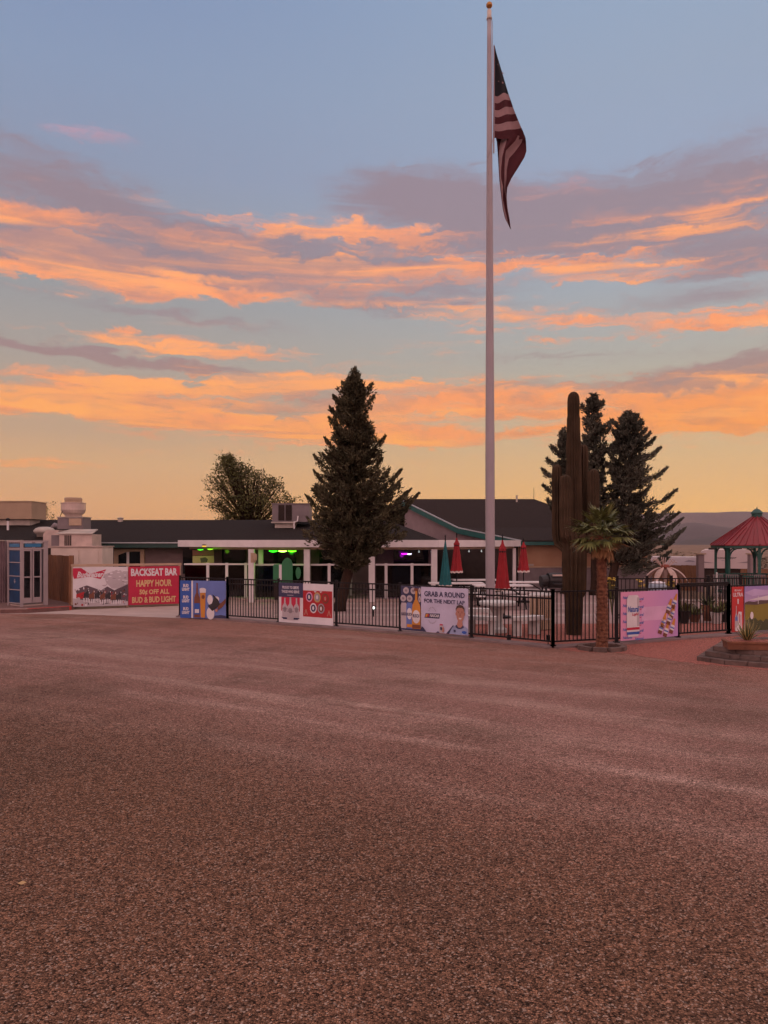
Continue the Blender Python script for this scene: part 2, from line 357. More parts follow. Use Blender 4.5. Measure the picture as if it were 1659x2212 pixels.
    dc = mix(lo, srgb(178,126,102), srgb(148,126,134))
    col = mix(ma('MULTIPLY', D, .80), base, dc)
    col = mix(O, col, oc)
    # texture inside the lit masses
    col = mix(ma('MULTIPLY', ma('MULTIPLY', Oraw, mr(nC, .42, .66)), .38), col, dc)
    hi = mix(lo, (1.08,.43,.075), (1.08,.43,.16))
    col = mix(ma('MULTIPLY', ma('MULTIPLY', ma('MULTIPLY', O, mr(nA, .46, .62)), .85), mr(el, .46, .38)), col, hi)
    sky = N.new('ShaderNodeTexSky'); sky.sky_type = 'NISHITA'; sky.sun_disc = False; sky.sun_elevation = SUN_EL; sky.sun_rotation = SUN_AZ
    sky.altitude = 1200; sky.dust_density = 1.5
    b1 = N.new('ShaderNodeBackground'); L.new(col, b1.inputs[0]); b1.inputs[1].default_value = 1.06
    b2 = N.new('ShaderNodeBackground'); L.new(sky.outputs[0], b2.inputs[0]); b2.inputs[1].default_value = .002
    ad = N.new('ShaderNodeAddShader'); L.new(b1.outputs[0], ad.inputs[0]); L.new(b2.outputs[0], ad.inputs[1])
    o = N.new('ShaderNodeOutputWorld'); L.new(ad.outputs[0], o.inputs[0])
    W.cycles.sampling_method = 'MANUAL'; W.cycles.sample_map_resolution = 256
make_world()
sl = bpy.data.lights.new('sun', 'SUN'); sl.energy = .25; sl.angle = radians(14); sl.color = (1,.62,.38)
so = bpy.data.objects.new('sun', sl); COL.objects.link(so); so.location = (30,40,30)
from mathutils import Vector
so.rotation_euler = Vector((-sin(SUN_AZ)*cos(SUN_EL), -cos(SUN_AZ)*cos(SUN_EL), -sin(SUN_EL))).to_track_quat('-Z','Y').to_euler()
S.view_settings.view_transform = 'Standard'; S.view_settings.look = 'None'; S.view_settings.exposure = 0; S.view_settings.gamma = 1

# ------------------------------------------------------------------ terrain
def sstep(a, b, x): t = min(1, max(0, (x-a)/(b-a))); return t*t*(3-2*t)
def gz(x, y):
    return -2.1*sstep(36, 52, y)*sstep(11.5, 14.5, x+max(0, y-42)*3) - 3.5*sstep(60, 400, y) - 0.0*y
def terrain():
    xs = [-9000,-5000,-2500,-1200,-600,-300,-150,-80,-40,-20,-10,0,5,9,11,12,13,14,15,17,20,25,30,40,60,90,150,300,600,1200,2500,5000,9000]
    ys = [-600,-100,-30,-10,0,10,20,30,35,37,39,41,43,45,47,49,51,53,60,75,100,150,200,260,330,400,600,900,1500,2500,4000,7000,12000]
    mb = MB(); vs = [(x, y, gz(x, y)+(random.uniform(-.25,.25) if y > 60 else 0)) for y in ys for x in xs]; n = len(xs)
    mb.add(vs, [(j*n+i, j*n+i+1, (j+1)*n+i+1, (j+1)*n+i) for j in range(len(ys)-1) for i in range(n-1)])
    struct('ground', mb, mat('desert_soil', (.10,.055,.032), .95, .2, .05, c2=(.21,.125,.070), bump=.3, bscale=3), smooth=True)
terrain()

def gravel_material():
    m = bpy.data.materials.new('parking_gravel'); m.use_nodes = True; nt = m.node_tree; N = nt.nodes; L = nt.links; p = N['Principled BSDF']
    p.inputs['Roughness'].default_value = .9; p.inputs['Specular IOR Level'].default_value = .15
    tc = N.new('ShaderNodeTexCoord'); v = tc.outputs['Object']
    def ma(op, a, b=0, c=0):
        n = N.new('ShaderNodeMath'); n.operation = op
        for i, q in enumerate((a, b, c)):
            if isinstance(q, (int, float)): n.inputs[i].default_value = q
            else: L.new(q, n.inputs[i])
        return n.outputs[0]
    def mr(a, b, c, d=0, e=1):
        n = N.new('ShaderNodeMapRange'); n.interpolation_type = 'SMOOTHSTEP'; L.new(a, n.inputs[0])
        for i, q in enumerate((b, c, d, e)): n.inputs[i+1].default_value = q
        return n.outputs[0]
    def mix(f, a, b, mode='MIX'):
        n = N.new('ShaderNodeMix'); n.data_type = 'RGBA'; n.blend_type = mode
        for s, q in ((n.inputs[0], f), (n.inputs[6], a), (n.inputs[7], b)):
            if isinstance(q, tuple): s.default_value = (*q, 1)
            elif isinstance(q, (int, float)): s.default_value = q
            else: L.new(q, s)
        return n.outputs[2]
    def noise(vv, sc, det=5, r=.55):
        n = N.new('ShaderNodeTexNoise'); L.new(vv, n.inputs['Vector']); n.inputs['Scale'].default_value = sc; n.inputs['Detail'].default_value = det; n.inputs['Roughness'].default_value = r; return n.outputs['Fac']
    # tyre direction: along the fence
    mp = N.new('ShaderNodeMapping'); mp.vector_type = 'POINT'; mp.inputs['Rotation'].default_value = (0,0,atan2(.52,.85)); L.new(v, mp.inputs['Vector'])
    sp = N.new('ShaderNodeSeparateXYZ'); L.new(mp.outputs[0], sp.inputs[0])
    wob = noise(v, .12, 3)
    perp = ma('MULTIPLY_ADD', ma('SUBTRACT', wob, .5), 2.2, sp.outputs[1])
    st = N.new('ShaderNodeMapping'); st.inputs['Scale'].default_value = (.14,1.0,1); L.new(mp.outputs[0], st.inputs['Vector'])
    streak = noise(st.outputs[0], 1.7, 7, .62); big = noise(v, .33, 6, .6); med = noise(v, 1.6, 6, .62)
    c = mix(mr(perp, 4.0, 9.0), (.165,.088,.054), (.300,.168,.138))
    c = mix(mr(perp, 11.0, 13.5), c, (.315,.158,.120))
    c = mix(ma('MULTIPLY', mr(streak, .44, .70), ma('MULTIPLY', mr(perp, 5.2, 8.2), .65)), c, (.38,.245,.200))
    for (q, w, a) in ((8.4,.26,.85),(7.4,.16,.55),(9.8,.35,.45),(10.9,.4,.35),(6.1,.2,.25)):
        band = ma('POWER', 2.718, ma('MULTIPLY', ma('POWER', ma('MULTIPLY', ma('SUBTRACT', perp, q), 1/w), 2), -1))
        c = mix(ma('MULTIPLY', band, ma('MULTIPLY', mr(streak, .32, .62), a)), c, (.50,.345,.285))
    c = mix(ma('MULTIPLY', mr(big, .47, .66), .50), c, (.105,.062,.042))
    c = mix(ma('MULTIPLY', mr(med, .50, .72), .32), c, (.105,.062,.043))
    # stones: three sizes, each with its own colour and dark gaps between
    def vor(sc):
        q = N.new('ShaderNodeTexVoronoi'); q.inputs['Scale'].default_value = sc; L.new(v, q.inputs['Vector']); e = N.new('ShaderNodeSeparateColor'); L.new(q.outputs['Color'], e.inputs[0]); return q, e
    vo, s1 = vor(92); vo2, s2 = vor(40); vo3, s3 = vor(11)
    grain = noise(v, 30, 4, .7)
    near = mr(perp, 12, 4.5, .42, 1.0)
    def scale(cc, f):
        n = N.new('ShaderNodeVectorMath'); n.operation = 'SCALE'; L.new(cc, n.inputs[0]); L.new(f, n.inputs['Scale']); return n.outputs[0]
    k = ma('MULTIPLY_ADD', ma('SUBTRACT', s1.outputs[0], .5), 1.85, 1.08)
    k = ma('MULTIPLY', k, ma('MULTIPLY_ADD', ma('SUBTRACT', s2.outputs[0], .5), .65, 1.0))
    k = ma('MULTIPLY', k, ma('MULTIPLY_ADD', ma('SUBTRACT', s3.outputs[1], .5), .15, 1.0))
    k = ma('MULTIPLY', k, ma('MULTIPLY_ADD', ma('SUBTRACT', grain, .5), 1.6, 1.0))
    k = ma('MULTIPLY', k, mr(vo.outputs['Distance'], .80, .30, .35, 1.2)); k = ma('MAXIMUM', k, .12)
    pale = ma('MULTIPLY', mr(s1.outputs[1], .88, .92), mr(s2.outputs[1], .2, .4))
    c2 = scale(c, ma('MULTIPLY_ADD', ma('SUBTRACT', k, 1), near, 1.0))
    c2 = mix(ma('MULTIPLY', mr(s1.outputs[2], .72, .78), .40), c2, scale(c, ma('ADD', 1.5, 0)))
    c2 = mix(ma('MULTIPLY', pale, .65), c2, (.50,.38,.30))
    L.new(c2, p.inputs['Base Color'])
    h = ma('MULTIPLY_ADD', vo.outputs['Distance'], -.6, ma('MULTIPLY', s1.outputs[0], .5)); h = ma('MULTIPLY_ADD', s2.outputs[0], .5, h)
    bp = N.new('ShaderNodeBump'); bp.inputs['Strength'].default_value = 1.0; bp.inputs['Distance'].default_value = .022; L.new(h, bp.inputs['Height'])
    L.new(bp.outputs[0], p.inputs['Normal']); return m
def sheet(name, pts, z, m, grid=0):
    return struct(name, MB().add([(p[0], p[1], z) for p in pts], [tuple(range(len(pts)))]), m)
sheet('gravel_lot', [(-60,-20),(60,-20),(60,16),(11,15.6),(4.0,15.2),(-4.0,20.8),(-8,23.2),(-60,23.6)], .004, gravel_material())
M['redgravel'] = mat('red_gravel', (.14,.040,.030), .95, .3, 34, 1.0, 60, c2=(.44,.16,.115))
def ragged(pts, n=14, a=.10):
    random.seed(9); o = []
    for i in range(len(pts)-1):
        for k in range(n): t = k/n; o.append((pts[i][0]+(pts[i+1][0]-pts[i][0])*t+random.uniform(-a,a)*.4, pts[i][1]+(pts[i+1][1]-pts[i][1])*t+random.uniform(-a,a)))
    return o+[pts[-1]]
sheet('red_gravel_bed', ragged([G(1235,1408), G(1330,1410), G(1500,1434), G(1700,1452)])+[ (14,14), (14,21.2), (7.92,17.65),(3.43,15.75)], .008, M['redgravel'])
CORNER = (3.43,15.60)
LEFT = [(-5.85,22.05),(-4.31,21.15),(-2.77,20.20),(-1.19,19.20),(.38,18.15),(1.93,16.95),CORNER]
RIGHT = [CORNER,(4.88,16.12),(6.50,17.00),(7.92,17.66),(9.7,18.5),(11.4,19.3)]
sheet('courtyard_gravel', [(1.93,16.9),CORNER,(7.92,17.66),(11.4,19.3),(12,21.3),(6.2,21.3),(-.6,20.6),(.38,18.1)], .012, M['redgravel'])
M['court'] = mat('courtyard_concrete', (.30,.205,.19), .9, .12, 1.2, .2, 50)
sheet('courtyard_floor', [(-5.6,21.85),(-2.77,20.05),(.38,18.0),(1.2,18.0),(1.0,19.9),(11,20.4),(11.5,33.4),(-8,33.4),(-8,29),(-5.4,27)], .016, M['court'])
mb = MB()
for yy in (22.2, 24.4, 26.4):
    mb.bx(-3.2, 6.4 if yy < 26 else 10.8, yy, yy+.55, .012, .022)
struct('courtyard_path', mb, M['concrete'])
sheet('concrete_apron', [(-40,24.4), (-12.5,22.95), G(140,1327), G(388,1336), (-5.7,22.0), (-5.5,27), G(389,1309), G(157,1318), (-40,26)], .010, M['concrete'])
# raised pavement on the left with its painted kerb
mb = MB(); mb.prism([(-40,27), (-40,22.9+.3), G(0,1326), G(60,1325), G(150,1319), (-10.4,27.5), (-10.4,34), (-40,34)], 0, .13)
struct('pavement', mb, mat('pavers_red_brown', (.14,.075,.065), .9, .2, 6, .4, 40))
a, b, c = G(0,1326), G(58,1325), G(150,1319)
struct('kerb', MB().prism([(-40,23.1),a,b,(b[0],b[1]+.16),(a[0],a[1]+.16),(-40,23.3)], 0, .135), mat('kerb_pale', (.40,.25,.22), .85, .2, 5, .3, 40))
struct('red_kerb', MB().prism([b,c,(c[0],c[1]+.16),(b[0],b[1]+.16)], 0, .135), M['darkred'])
# concrete strip the fence stands on
def strip(pts, w, z, name):
    mb = MB()
    for i in range(len(pts)-1):
        (x0,y0),(x1,y1) = pts[i], pts[i+1]; l = sqrt((x1-x0)**2+(y1-y0)**2); nx, ny = (y1-y0)/l*w/2, -(x1-x0)/l*w/2
        mb.prism([(x0+nx,y0+ny),(x1+nx,y1+ny),(x1-nx,y1-ny),(x0-nx,y0-ny)], 0, z-.0007*i)
    return struct(name, mb, M['mow'])
M['mow'] = mat('edging_concrete', (.19,.135,.13), .9, .2, 3, .4, 50)
strip(LEFT, .34, .05, 'fence_kerb'); strip(RIGHT, .34, .045, 'fence_kerb')

# hills
def ridge(name, D, depth, pts, m, n=70, rough=.03, base=-6):
    mb = MB(); x0, x1 = pts[0][0], pts[-1][0]; rows = [(0,0),(.25,.45),(.5,.8),(.75,1),(1,1),(1.6,.55),(2.4,0)]
    vs = []
    for (dy, hf) in rows:
        for i in range(n+1):
            xs = x0+(x1-x0)*i/n; k = max(j for j in range(len(pts)-1) if pts[j][0] <= xs+1e-6); a, b = pts[k], pts[k+1]; t = (xs-a[0])/(b[0]-a[0])
            ys = a[1]+(b[1]-a[1])*t; h = Z_(ys, D)-base
            wob = sin(i*.9+dy*3)*.4+sin(i*2.3+dy*5)*.3+random.uniform(-.3,.3)
            edge = 1 if hf >= 1 else 1+wob*.12
            vs.append((X_(xs, D), D+depth*(dy-.75)*(1 if dy < .75 else .6)+wob*depth*.05*(hf < 1), base+h*hf*edge*(1+(random.uniform(-rough,rough) if hf == 1 else 0))))
    m_ = n+1
    mb.add(vs, [(j*m_+i, j*m_+i+1, (j+1)*m_+i+1, (j+1)*m_+i) for j in range(len(rows)-1) for i in range(n)])
    struct(name, mb, m, smooth=True)
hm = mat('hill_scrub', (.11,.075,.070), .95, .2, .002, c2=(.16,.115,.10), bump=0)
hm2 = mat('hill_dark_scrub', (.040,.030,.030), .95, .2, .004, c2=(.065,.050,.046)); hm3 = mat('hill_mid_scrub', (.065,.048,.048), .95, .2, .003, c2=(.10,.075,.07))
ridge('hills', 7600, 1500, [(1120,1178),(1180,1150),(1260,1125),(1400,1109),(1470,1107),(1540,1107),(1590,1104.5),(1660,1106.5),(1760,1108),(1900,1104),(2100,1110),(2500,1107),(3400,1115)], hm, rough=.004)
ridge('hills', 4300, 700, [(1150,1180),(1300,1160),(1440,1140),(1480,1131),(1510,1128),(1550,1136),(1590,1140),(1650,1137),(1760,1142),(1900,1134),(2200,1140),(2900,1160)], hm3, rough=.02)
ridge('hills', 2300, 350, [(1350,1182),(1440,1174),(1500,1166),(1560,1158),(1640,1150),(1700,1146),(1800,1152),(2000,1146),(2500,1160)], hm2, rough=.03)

# ------------------------------------------------------------------ desert shrubs beyond (countless scrub)
def scrub():
    mb = MB()
    for _ in range(900):
        y = 60*(9**random.random()); xs = random.uniform(1150, 2100); x = X_(xs, y)
        r = random.uniform(.4,1.3)*(1+y/400); z = gz(x, y)
        for k in range(7):
            a = random.uniform(0,2*pi); q = r*random.uniform(.1,.7); s = r*random.uniform(.25,.5); cx, cy, cz = x+cos(a)*q, y+sin(a)*q, z+s*.6
            for j in range(5):
                t = random.uniform(0,2*pi); p = random.uniform(-.6,1)
                mb.add([(cx+cos(t)*s, cy+sin(t)*s, cz+p*s), (cx+cos(t+1.2)*s*.9, cy+sin(t+1.2)*s, cz+p*s*.5+s*.3), (cx+cos(t+.5)*s*.3, cy, cz+s*.9*p+.2*s)], [(0,1,2)])
    tag(mb.build('desert_scrub', mat('scrub_leaf', (.07,.055,.028), .9, .3, .2, c2=(.17,.12,.055), island=.3)), kind='stuff', label='low dry scrub dotting the desert beyond the trailers', cat='scrub')
scrub()

# ------------------------------------------------------------------ trees
def leaf(mb, p, d, L_, w):
    l = sqrt(sum(q*q for q in d)) or 1; d = [q/l for q in d]; r = cross(d, (random.uniform(-1,1), random.uniform(-1,1), random.uniform(-1,1))); n = sqrt(sum(q*q for q in r)) or 1; r = [q/n for q in r]
    m = [p[k]+d[k]*L_*.45 for k in range(3)]
    mb.add([tuple(p), tuple(m[k]+r[k]*w for k in range(3)), tuple(p[k]+d[k]*L_ for k in range(3)), tuple(m[k]-r[k]*w for k in range(3))], [(0,1,2,3)])
def conifer(name, label, D, prof, m, base, lean, nb, droop=.0, ll=.13, lw=.028, clump=9, inner=.18, per=8, seed=1, group=None, depth=.9, spiky=0, tier=.8, tips=()):
    random.seed(seed); root = thing(name, label, 'tree', (base[0], base[1], 0), 0, group)
    bx, by = base; prof = [(Z_(y, D), X_(l, D)-bx, X_(r, D)-bx) for (y, l, r) in prof]; prof.sort()
    zt, zb = prof[-1][0], prof[0][0]
    def ext(z):
        for i in range(len(prof)-1):
            a, b = prof[i], prof[i+1]
            if a[0] <= z <= b[0]: t = (z-a[0])/(b[0]-a[0]); return a[1]+(b[1]-a[1])*t, a[2]+(b[2]-a[2])*t
        return (prof[0][1:] if z < zb else prof[-1][1:])
    def axis(z):
        t = z/zt; tipx = (prof[-1][1]+prof[-1][2])/2; k = min(1, z/(lean[1])) if lean[1] else 1
        ax = lean[0]*k; return (ax+(tipx-ax)*max(0, (z-lean[1])/(zt-lean[1])), 0)
    pts = [(*axis(zt*i/24), zt*i/24) for i in range(25)]; r0 = .11+zt*.010
    pts = [(p[0]+random.uniform(-.02,.02), p[1], p[2]) for p in pts]
    MB().tube(pts, [r0*(1-.93*i/24)*(1.35 if i == 0 else 1) for i in range(25)], 9).build('trunk', M['bark'], root, smooth=True)
    fo, li = MB(), MB()
    for i in range(nb):
        t = random.random()**(1.25); z = zb+(zt-zb)*t; z = (round(z/.30)*.30+random.gauss(0,.035)) if spiky else z; z = min(zt-.05, max(zb, z)); l, r = ext(z); hw = max(.08, (r-l)/2)
        a = random.uniform(0,2*pi); c, s = cos(a), sin(a)
        ax, ay = axis(z); ex = ((r-ax if c > 0 else ax-l)-.05)*(.78 if spiky else .95); q = random.uniform(.60,1.0)
        if random.random() < .16: q = random.uniform(1.04,1.2)
        ph = (z/tier+.35*sin(a*2+z)) % 1; q *= .66+.40*(1-ph)
        q *= min(1, .35+(zt-z)/1.1); tx, ty = c*max(ex, .06)*q, s*hw*depth*q; R = sqrt(tx*tx+ty*ty)
        up = R*random.uniform(.25,.75)*(1-.6*spiky)-droop*R; z0 = max(.4, z-R*.22)
        p0 = (ax, ay, z0-.0); p1 = (ax+tx*.55, ay+ty*.55, z0+up*.35-droop*R*.15); p2 = (ax+tx, ay+ty, z+up*.3+spiky*(.05+.10*R))
        if p2[2] > zt: p2 = (p2[0], p2[1], zt-.1)
        p2 = (p2[0], p2[1], min(p2[2], zt-.26)); li.tube([p0, p1, p2], [.014+R*.012, .010+R*.006, .004], 4, cap=False)
        n = max(3, int(per*(.5+R)))
        for k in range(n):
            u = inner+(1-inner)*((k+random.random())/n); v = u*2 if u < .5 else (u-.5)*2
            A, B = (p0, p1) if u < .5 else (p1, p2); w = (.07+.09*R*(1-u*.75))
            p = [A[j]+(B[j]-A[j])*v+random.gauss(0, w*.6)*(1 if j < 2 else (.8-.45*spiky)) for j in range(3)]
            dd = [B[0]-A[0], B[1]-A[1], (B[2]-A[2])]; dl = sqrt(sum(x*x for x in dd)) or 1
            for _ in range(clump):
                d = [dd[j]/dl+random.gauss(0,.5) for j in range(3)]; d[2] += .35-droop*.8
                leaf(fo, [p[j]+random.gauss(0,.035) for j in range(3)], d, ll*random.uniform(.6,1.4), lw)
    shoots = [(X_(a, D)-bx, Z_(b_, D)) for a, b_ in tips]; sh_all = [(x, z, 1) for x, z in shoots]
    for i in range(len(tips)*3):
        x, z = random.choice(shoots); ax, _ = axis(z); sh_all.append((ax+(x-ax)*random.uniform(-.7,.9), z+random.uniform(-.4,.25), .8))
    for x, z, kk in sh_all:
        y = random.uniform(-.25,.25) if kk == 1 else random.choice((-1,1))*abs(x-axis(z)[0])*random.uniform(.3,.9)
        ax, _ = axis(max(.6, z-.5)); dx = x-ax; R = abs(dx); z = min(z, zt-.22)
        a0 = (ax+dx*.15, y*.2, z-R*(.55 if not spiky else .25)-.18); m1 = (ax+dx*.75, y*.8, z-R*(.22 if not spiky else .16)-.10); e = (x, y, z)
        li.tube([a0, m1, e], [.018,.010,.003], 4, cap=False); n = int(22+26*R)
        for k in range(n):
            u = (k+random.random())/n; A, B, v = (a0, m1, u*2) if u < .5 else (m1, e, u*2-1); w = .19*(1-u)**.8+.015
            for _ in range(8):
                p = [A[j]+(B[j]-A[j])*v+random.gauss(0, w*.5)*(1 if j < 2 else .75) for j in range(3)]
                d = [(B[j]-A[j])*1.2+random.gauss(0,.22) for j in range(3)]; d[2] += .22
                leaf(fo, p, d, ll*random.uniform(.5,1.1), lw*.9)
    for k in range(60):
        z = zt-.012*k; leaf(fo, (axis(z)[0]+random.gauss(0,.004+.0009*k), random.gauss(0,.01), z-.05), (random.gauss(0,.5), random.gauss(0,.5), .8), .05+.0016*k, .012)
    li.tube([(axis(zt)[0],0,zt-.5),(axis(zt)[0],0,zt-.03)], [.014,.004], 4, cap=False)
    for k in range(14):
        z = zt-.15-.05*k; leaf(fo, (axis(z)[0], 0, z-.08), (random.gauss(0,.3), random.gauss(0,.3), 1), .17, .018)
    fo.build('crown', m, root); li.build('branches', M['bark'], root)
    return root
conifer('juniper_tree', 'large dark evergreen with ragged crown and leaning trunk before the white porch', 23.8,
    [(799,764,767),(830,745,785),(854,722,800),(885,712,804),(905,722,796),(946,702,830),(970,714,826),(988,680,824),(1014,680,832),(1035,672,858),(1067,664,884),(1124,668,884),(1174,666,878),(1205,684,850),(1222,715,820)],
    M['juniper'], (X_(732,23.8), 23.8), (X_(760,23.8)-X_(732,23.8), 1.7), 500, ll=.11, lw=.024, clump=12, per=7, seed=3, tier=1.1, tips=[(784,834),(804,832),(807,858),(720,854),(712,879),(712,904),(702,947),(832,946),(825,991),(680,986),(677,1017),(709,982),(867,1014),(866,1037),(904,1067),(887,1057),(675,1057),(661,1071),(665,1120),(880,1100),(774,812),(752,815)])
def conA(): pass
conifer('spruce_tree', 'tall spiky spruce rising directly behind the saguaro', 31,
    [(852,1281,1284),(880,1262,1302),(905,1262,1300),(930,1262,1315),(960,1250,1322),(1000,1240,1322),(1050,1230,1335),(1100,1225,1340),(1150,1230,1340),(1185,1250,1335)],
    M['spruce'], (X_(1285,31), 31), (0,1.5), 260, droop=.12, ll=.15, lw=.026, clump=9, per=6, inner=.30, seed=11, tips=[(1255,876),(1300,869),(1326,906),(1318,923),(1262,905),(1290,868),(1325,960),(1240,990)], spiky=1, group='spruces behind the cactus')
conifer('spruce_tree', 'broad spruce right of the saguaro with wide drooping skirt', 30,
    [(884,1358,1364),(900,1345,1378),(920,1330,1385),(945,1328,1412),(970,1320,1420),(1010,1315,1430),(1050,1310,1445),(1100,1305,1450),(1140,1305,1475),(1165,1310,1478),(1190,1330,1440),(1205,1360,1420)],
    M['spruce'], (X_(1316,30), 30.2), (X_(1345,30)-X_(1316,30), 2.1), 380, droop=.15, ll=.15, lw=.026, clump=9, per=7, inner=.30, seed=12, tips=[(1352,884),(1371,884),(1380,891),(1332,908),(1388,907),(1325,930),(1422,944),(1429,967),(1442,1011),(1463,1059),(1458,1093),(1475,1121),(1480,1142),(1468,1163),(1448,1192),(1312,1000),(1400,925)], spiky=1, group='spruces behind the cactus')
conifer('spruce_tree', 'short spruce peeking out left of the saguaro', 31.8,
    [(922,1216,1219),(945,1208,1232),(980,1198,1240),(1020,1184,1245),(1060,1178,1248),(1100,1190,1245),(1140,1200,1245)],
    M['spruce'], (X_(1222,31.8), 31.8), (0,1.5), 170, droop=.08, ll=.15, lw=.026, clump=9, per=6, inner=.30, seed=13, tips=[(1216,922),(1208,955),(1184,990),(1171,1015),(1176,1048),(1190,965),(1182,1080)], spiky=1, group='spruces behind the cactus')

def broadleaf(name, label, cx, D, zb, prof, nl, m, seed, ll=.11, group=None, sparse=1):
    random.seed(seed); root = thing(name, label, 'tree', (cx, D, zb), 0, group)
    prof = sorted([(Z_(y, D)-zb, X_(l, D)-cx, X_(r, D)-cx) for (y, l, r) in prof]); zt, z0 = prof[-1][0], prof[0][0]
    def ext(z):
        for i in range(len(prof)-1):
            a, b = prof[i], prof[i+1]
            if a[0] <= z <= b[0]: t = (z-a[0])/(b[0]-a[0]); return a[1]+(b[1]-a[1])*t, a[2]+(b[2]-a[2])*t
        return prof[0][1:]
    tr, li, fo = MB(), MB(), MB()
    tr.tube([(0,0,-.2),(.05,0,z0*.5),(0,0,z0)], [.2,.16,.13], 8)
    for i in range(nl):
        z = z0+(zt-z0)*random.random()**.8; l, r = ext(z); u = random.random(); x = l+(r-l)*u; y = random.uniform(-1,1)*(r-l)*.45*sqrt(max(.05, 1-(2*u-1)**2))
        e = (x, y, z); mid = (x*.45+random.uniform(-.1,.1), y*.45, z0+(z-z0)*.5+random.uniform(-.1,.1))
        li.tube([(0,0,z0*.85), mid, e], [.045,.022,.008], 4, cap=False)
        for s in range(int(7*sparse)):
            p = [e[0]+random.gauss(0,.20), e[1]+random.gauss(0,.2), e[2]+random.gauss(0,.13)]
            if s % 2: k = random.uniform(.5,1); p = [mid[j]+(e[j]-mid[j])*k+random.gauss(0,.14) for j in range(3)]
            li.tube([e if s % 2 == 0 else mid, tuple(p)], [.006,.003], 3, cap=False)
            for _ in range(6): leaf(fo, [p[j]+random.gauss(0,.09) for j in range(3)], (random.gauss(0,1), random.gauss(0,1), random.gauss(0,.8)), ll*random.uniform(.6,1.3), ll*.3)
    tr.build('trunk', M['bark'], root); li.build('branches', M['bark'], root); fo.build('crown', m, root); return root
broadleaf('elm_tree', 'airy round green tree behind the long low roof, left of the tall evergreen', X_(540,44), 44, -1, [(986,484,500),(1000,478,515),(1025,462,575),(1045,452,612),(1070,450,632),(1095,455,634),(1120,470,630),(1145,485,620)], 250, M['elmleaf'], 5, ll=.13)
broadleaf('young_tree', 'small wispy tree top showing above the roof beside the tan rooftop box', X_(88,42), 42, -1, [(1089,72,96),(1105,68,106),(1120,66,118),(1140,70,115)], 16, M['elmleaf'], 6, ll=.10, sparse=.8)

# ------------------------------------------------------------------ saguaro
def saguaro():
    D = 17.75; cx = X_(1240,D); r = thing('saguaro_cactus', 'giant ribbed saguaro with four upright arms behind the corner fence', 'cactus', (cx, D, 0))
    k = D/F
    zs = lambda y: Z_(y, D)
    prof = [(1374,.155),(1330,.17),(1290,.175),(1280,.235),(1240,.24),(1200,.245),(1160,.235),(1130,.18),(1100,.168),(1070,.163),(1060,.155),(1020,.158),(1010,.147),(960,.150),(950,.140),(935,.132),(905,.132),(898,.120),(885,.122),(868,.122),(860,.116),(853,.100),(848,.06),(846,.01)]
    MB().tube([(sin(zs(y)*.9)*.012, 0, zs(y)) for y, _ in prof], [q for _, q in prof], 30, ribs=1, ramp=.15).build('stem', M['cactus'], r, smooth=False)
    for (xe, yb, yt, rad, dy) in ((1208,1165,1001,.105,.22),(1219,1150,1026,.125,-.12),(1265,1170,957,.105,.22),(1279,1165,1014,.118,-.10)):
        x = (xe-1240)*k; z0 = zs(yb); zt = zs(yt); s = 1 if x > 0 else -1
        p = [(s*.05, 0, z0-.28),(x*.55, dy*.5, z0-.22),(x*.9, dy*.9, z0-.08),(x, dy, z0+.12)]; q = [rad*.6, rad*.85, rad*.95, rad]
        n = 8
        for i in range(1, n+1): p.append((x, dy, z0+.12+(zt-.12-z0-.12)*i/n)); q.append(rad*(1+.03*sin(i*2.1)))
        p += [(x,dy,zt-.06),(x,dy,zt-.02),(x,dy,zt)]; q += [rad*.85, rad*.5, .01]
        MB().tube(p, q, 22, ribs=1, ramp=.15).build('arm', M['cactus'], r)
saguaro()

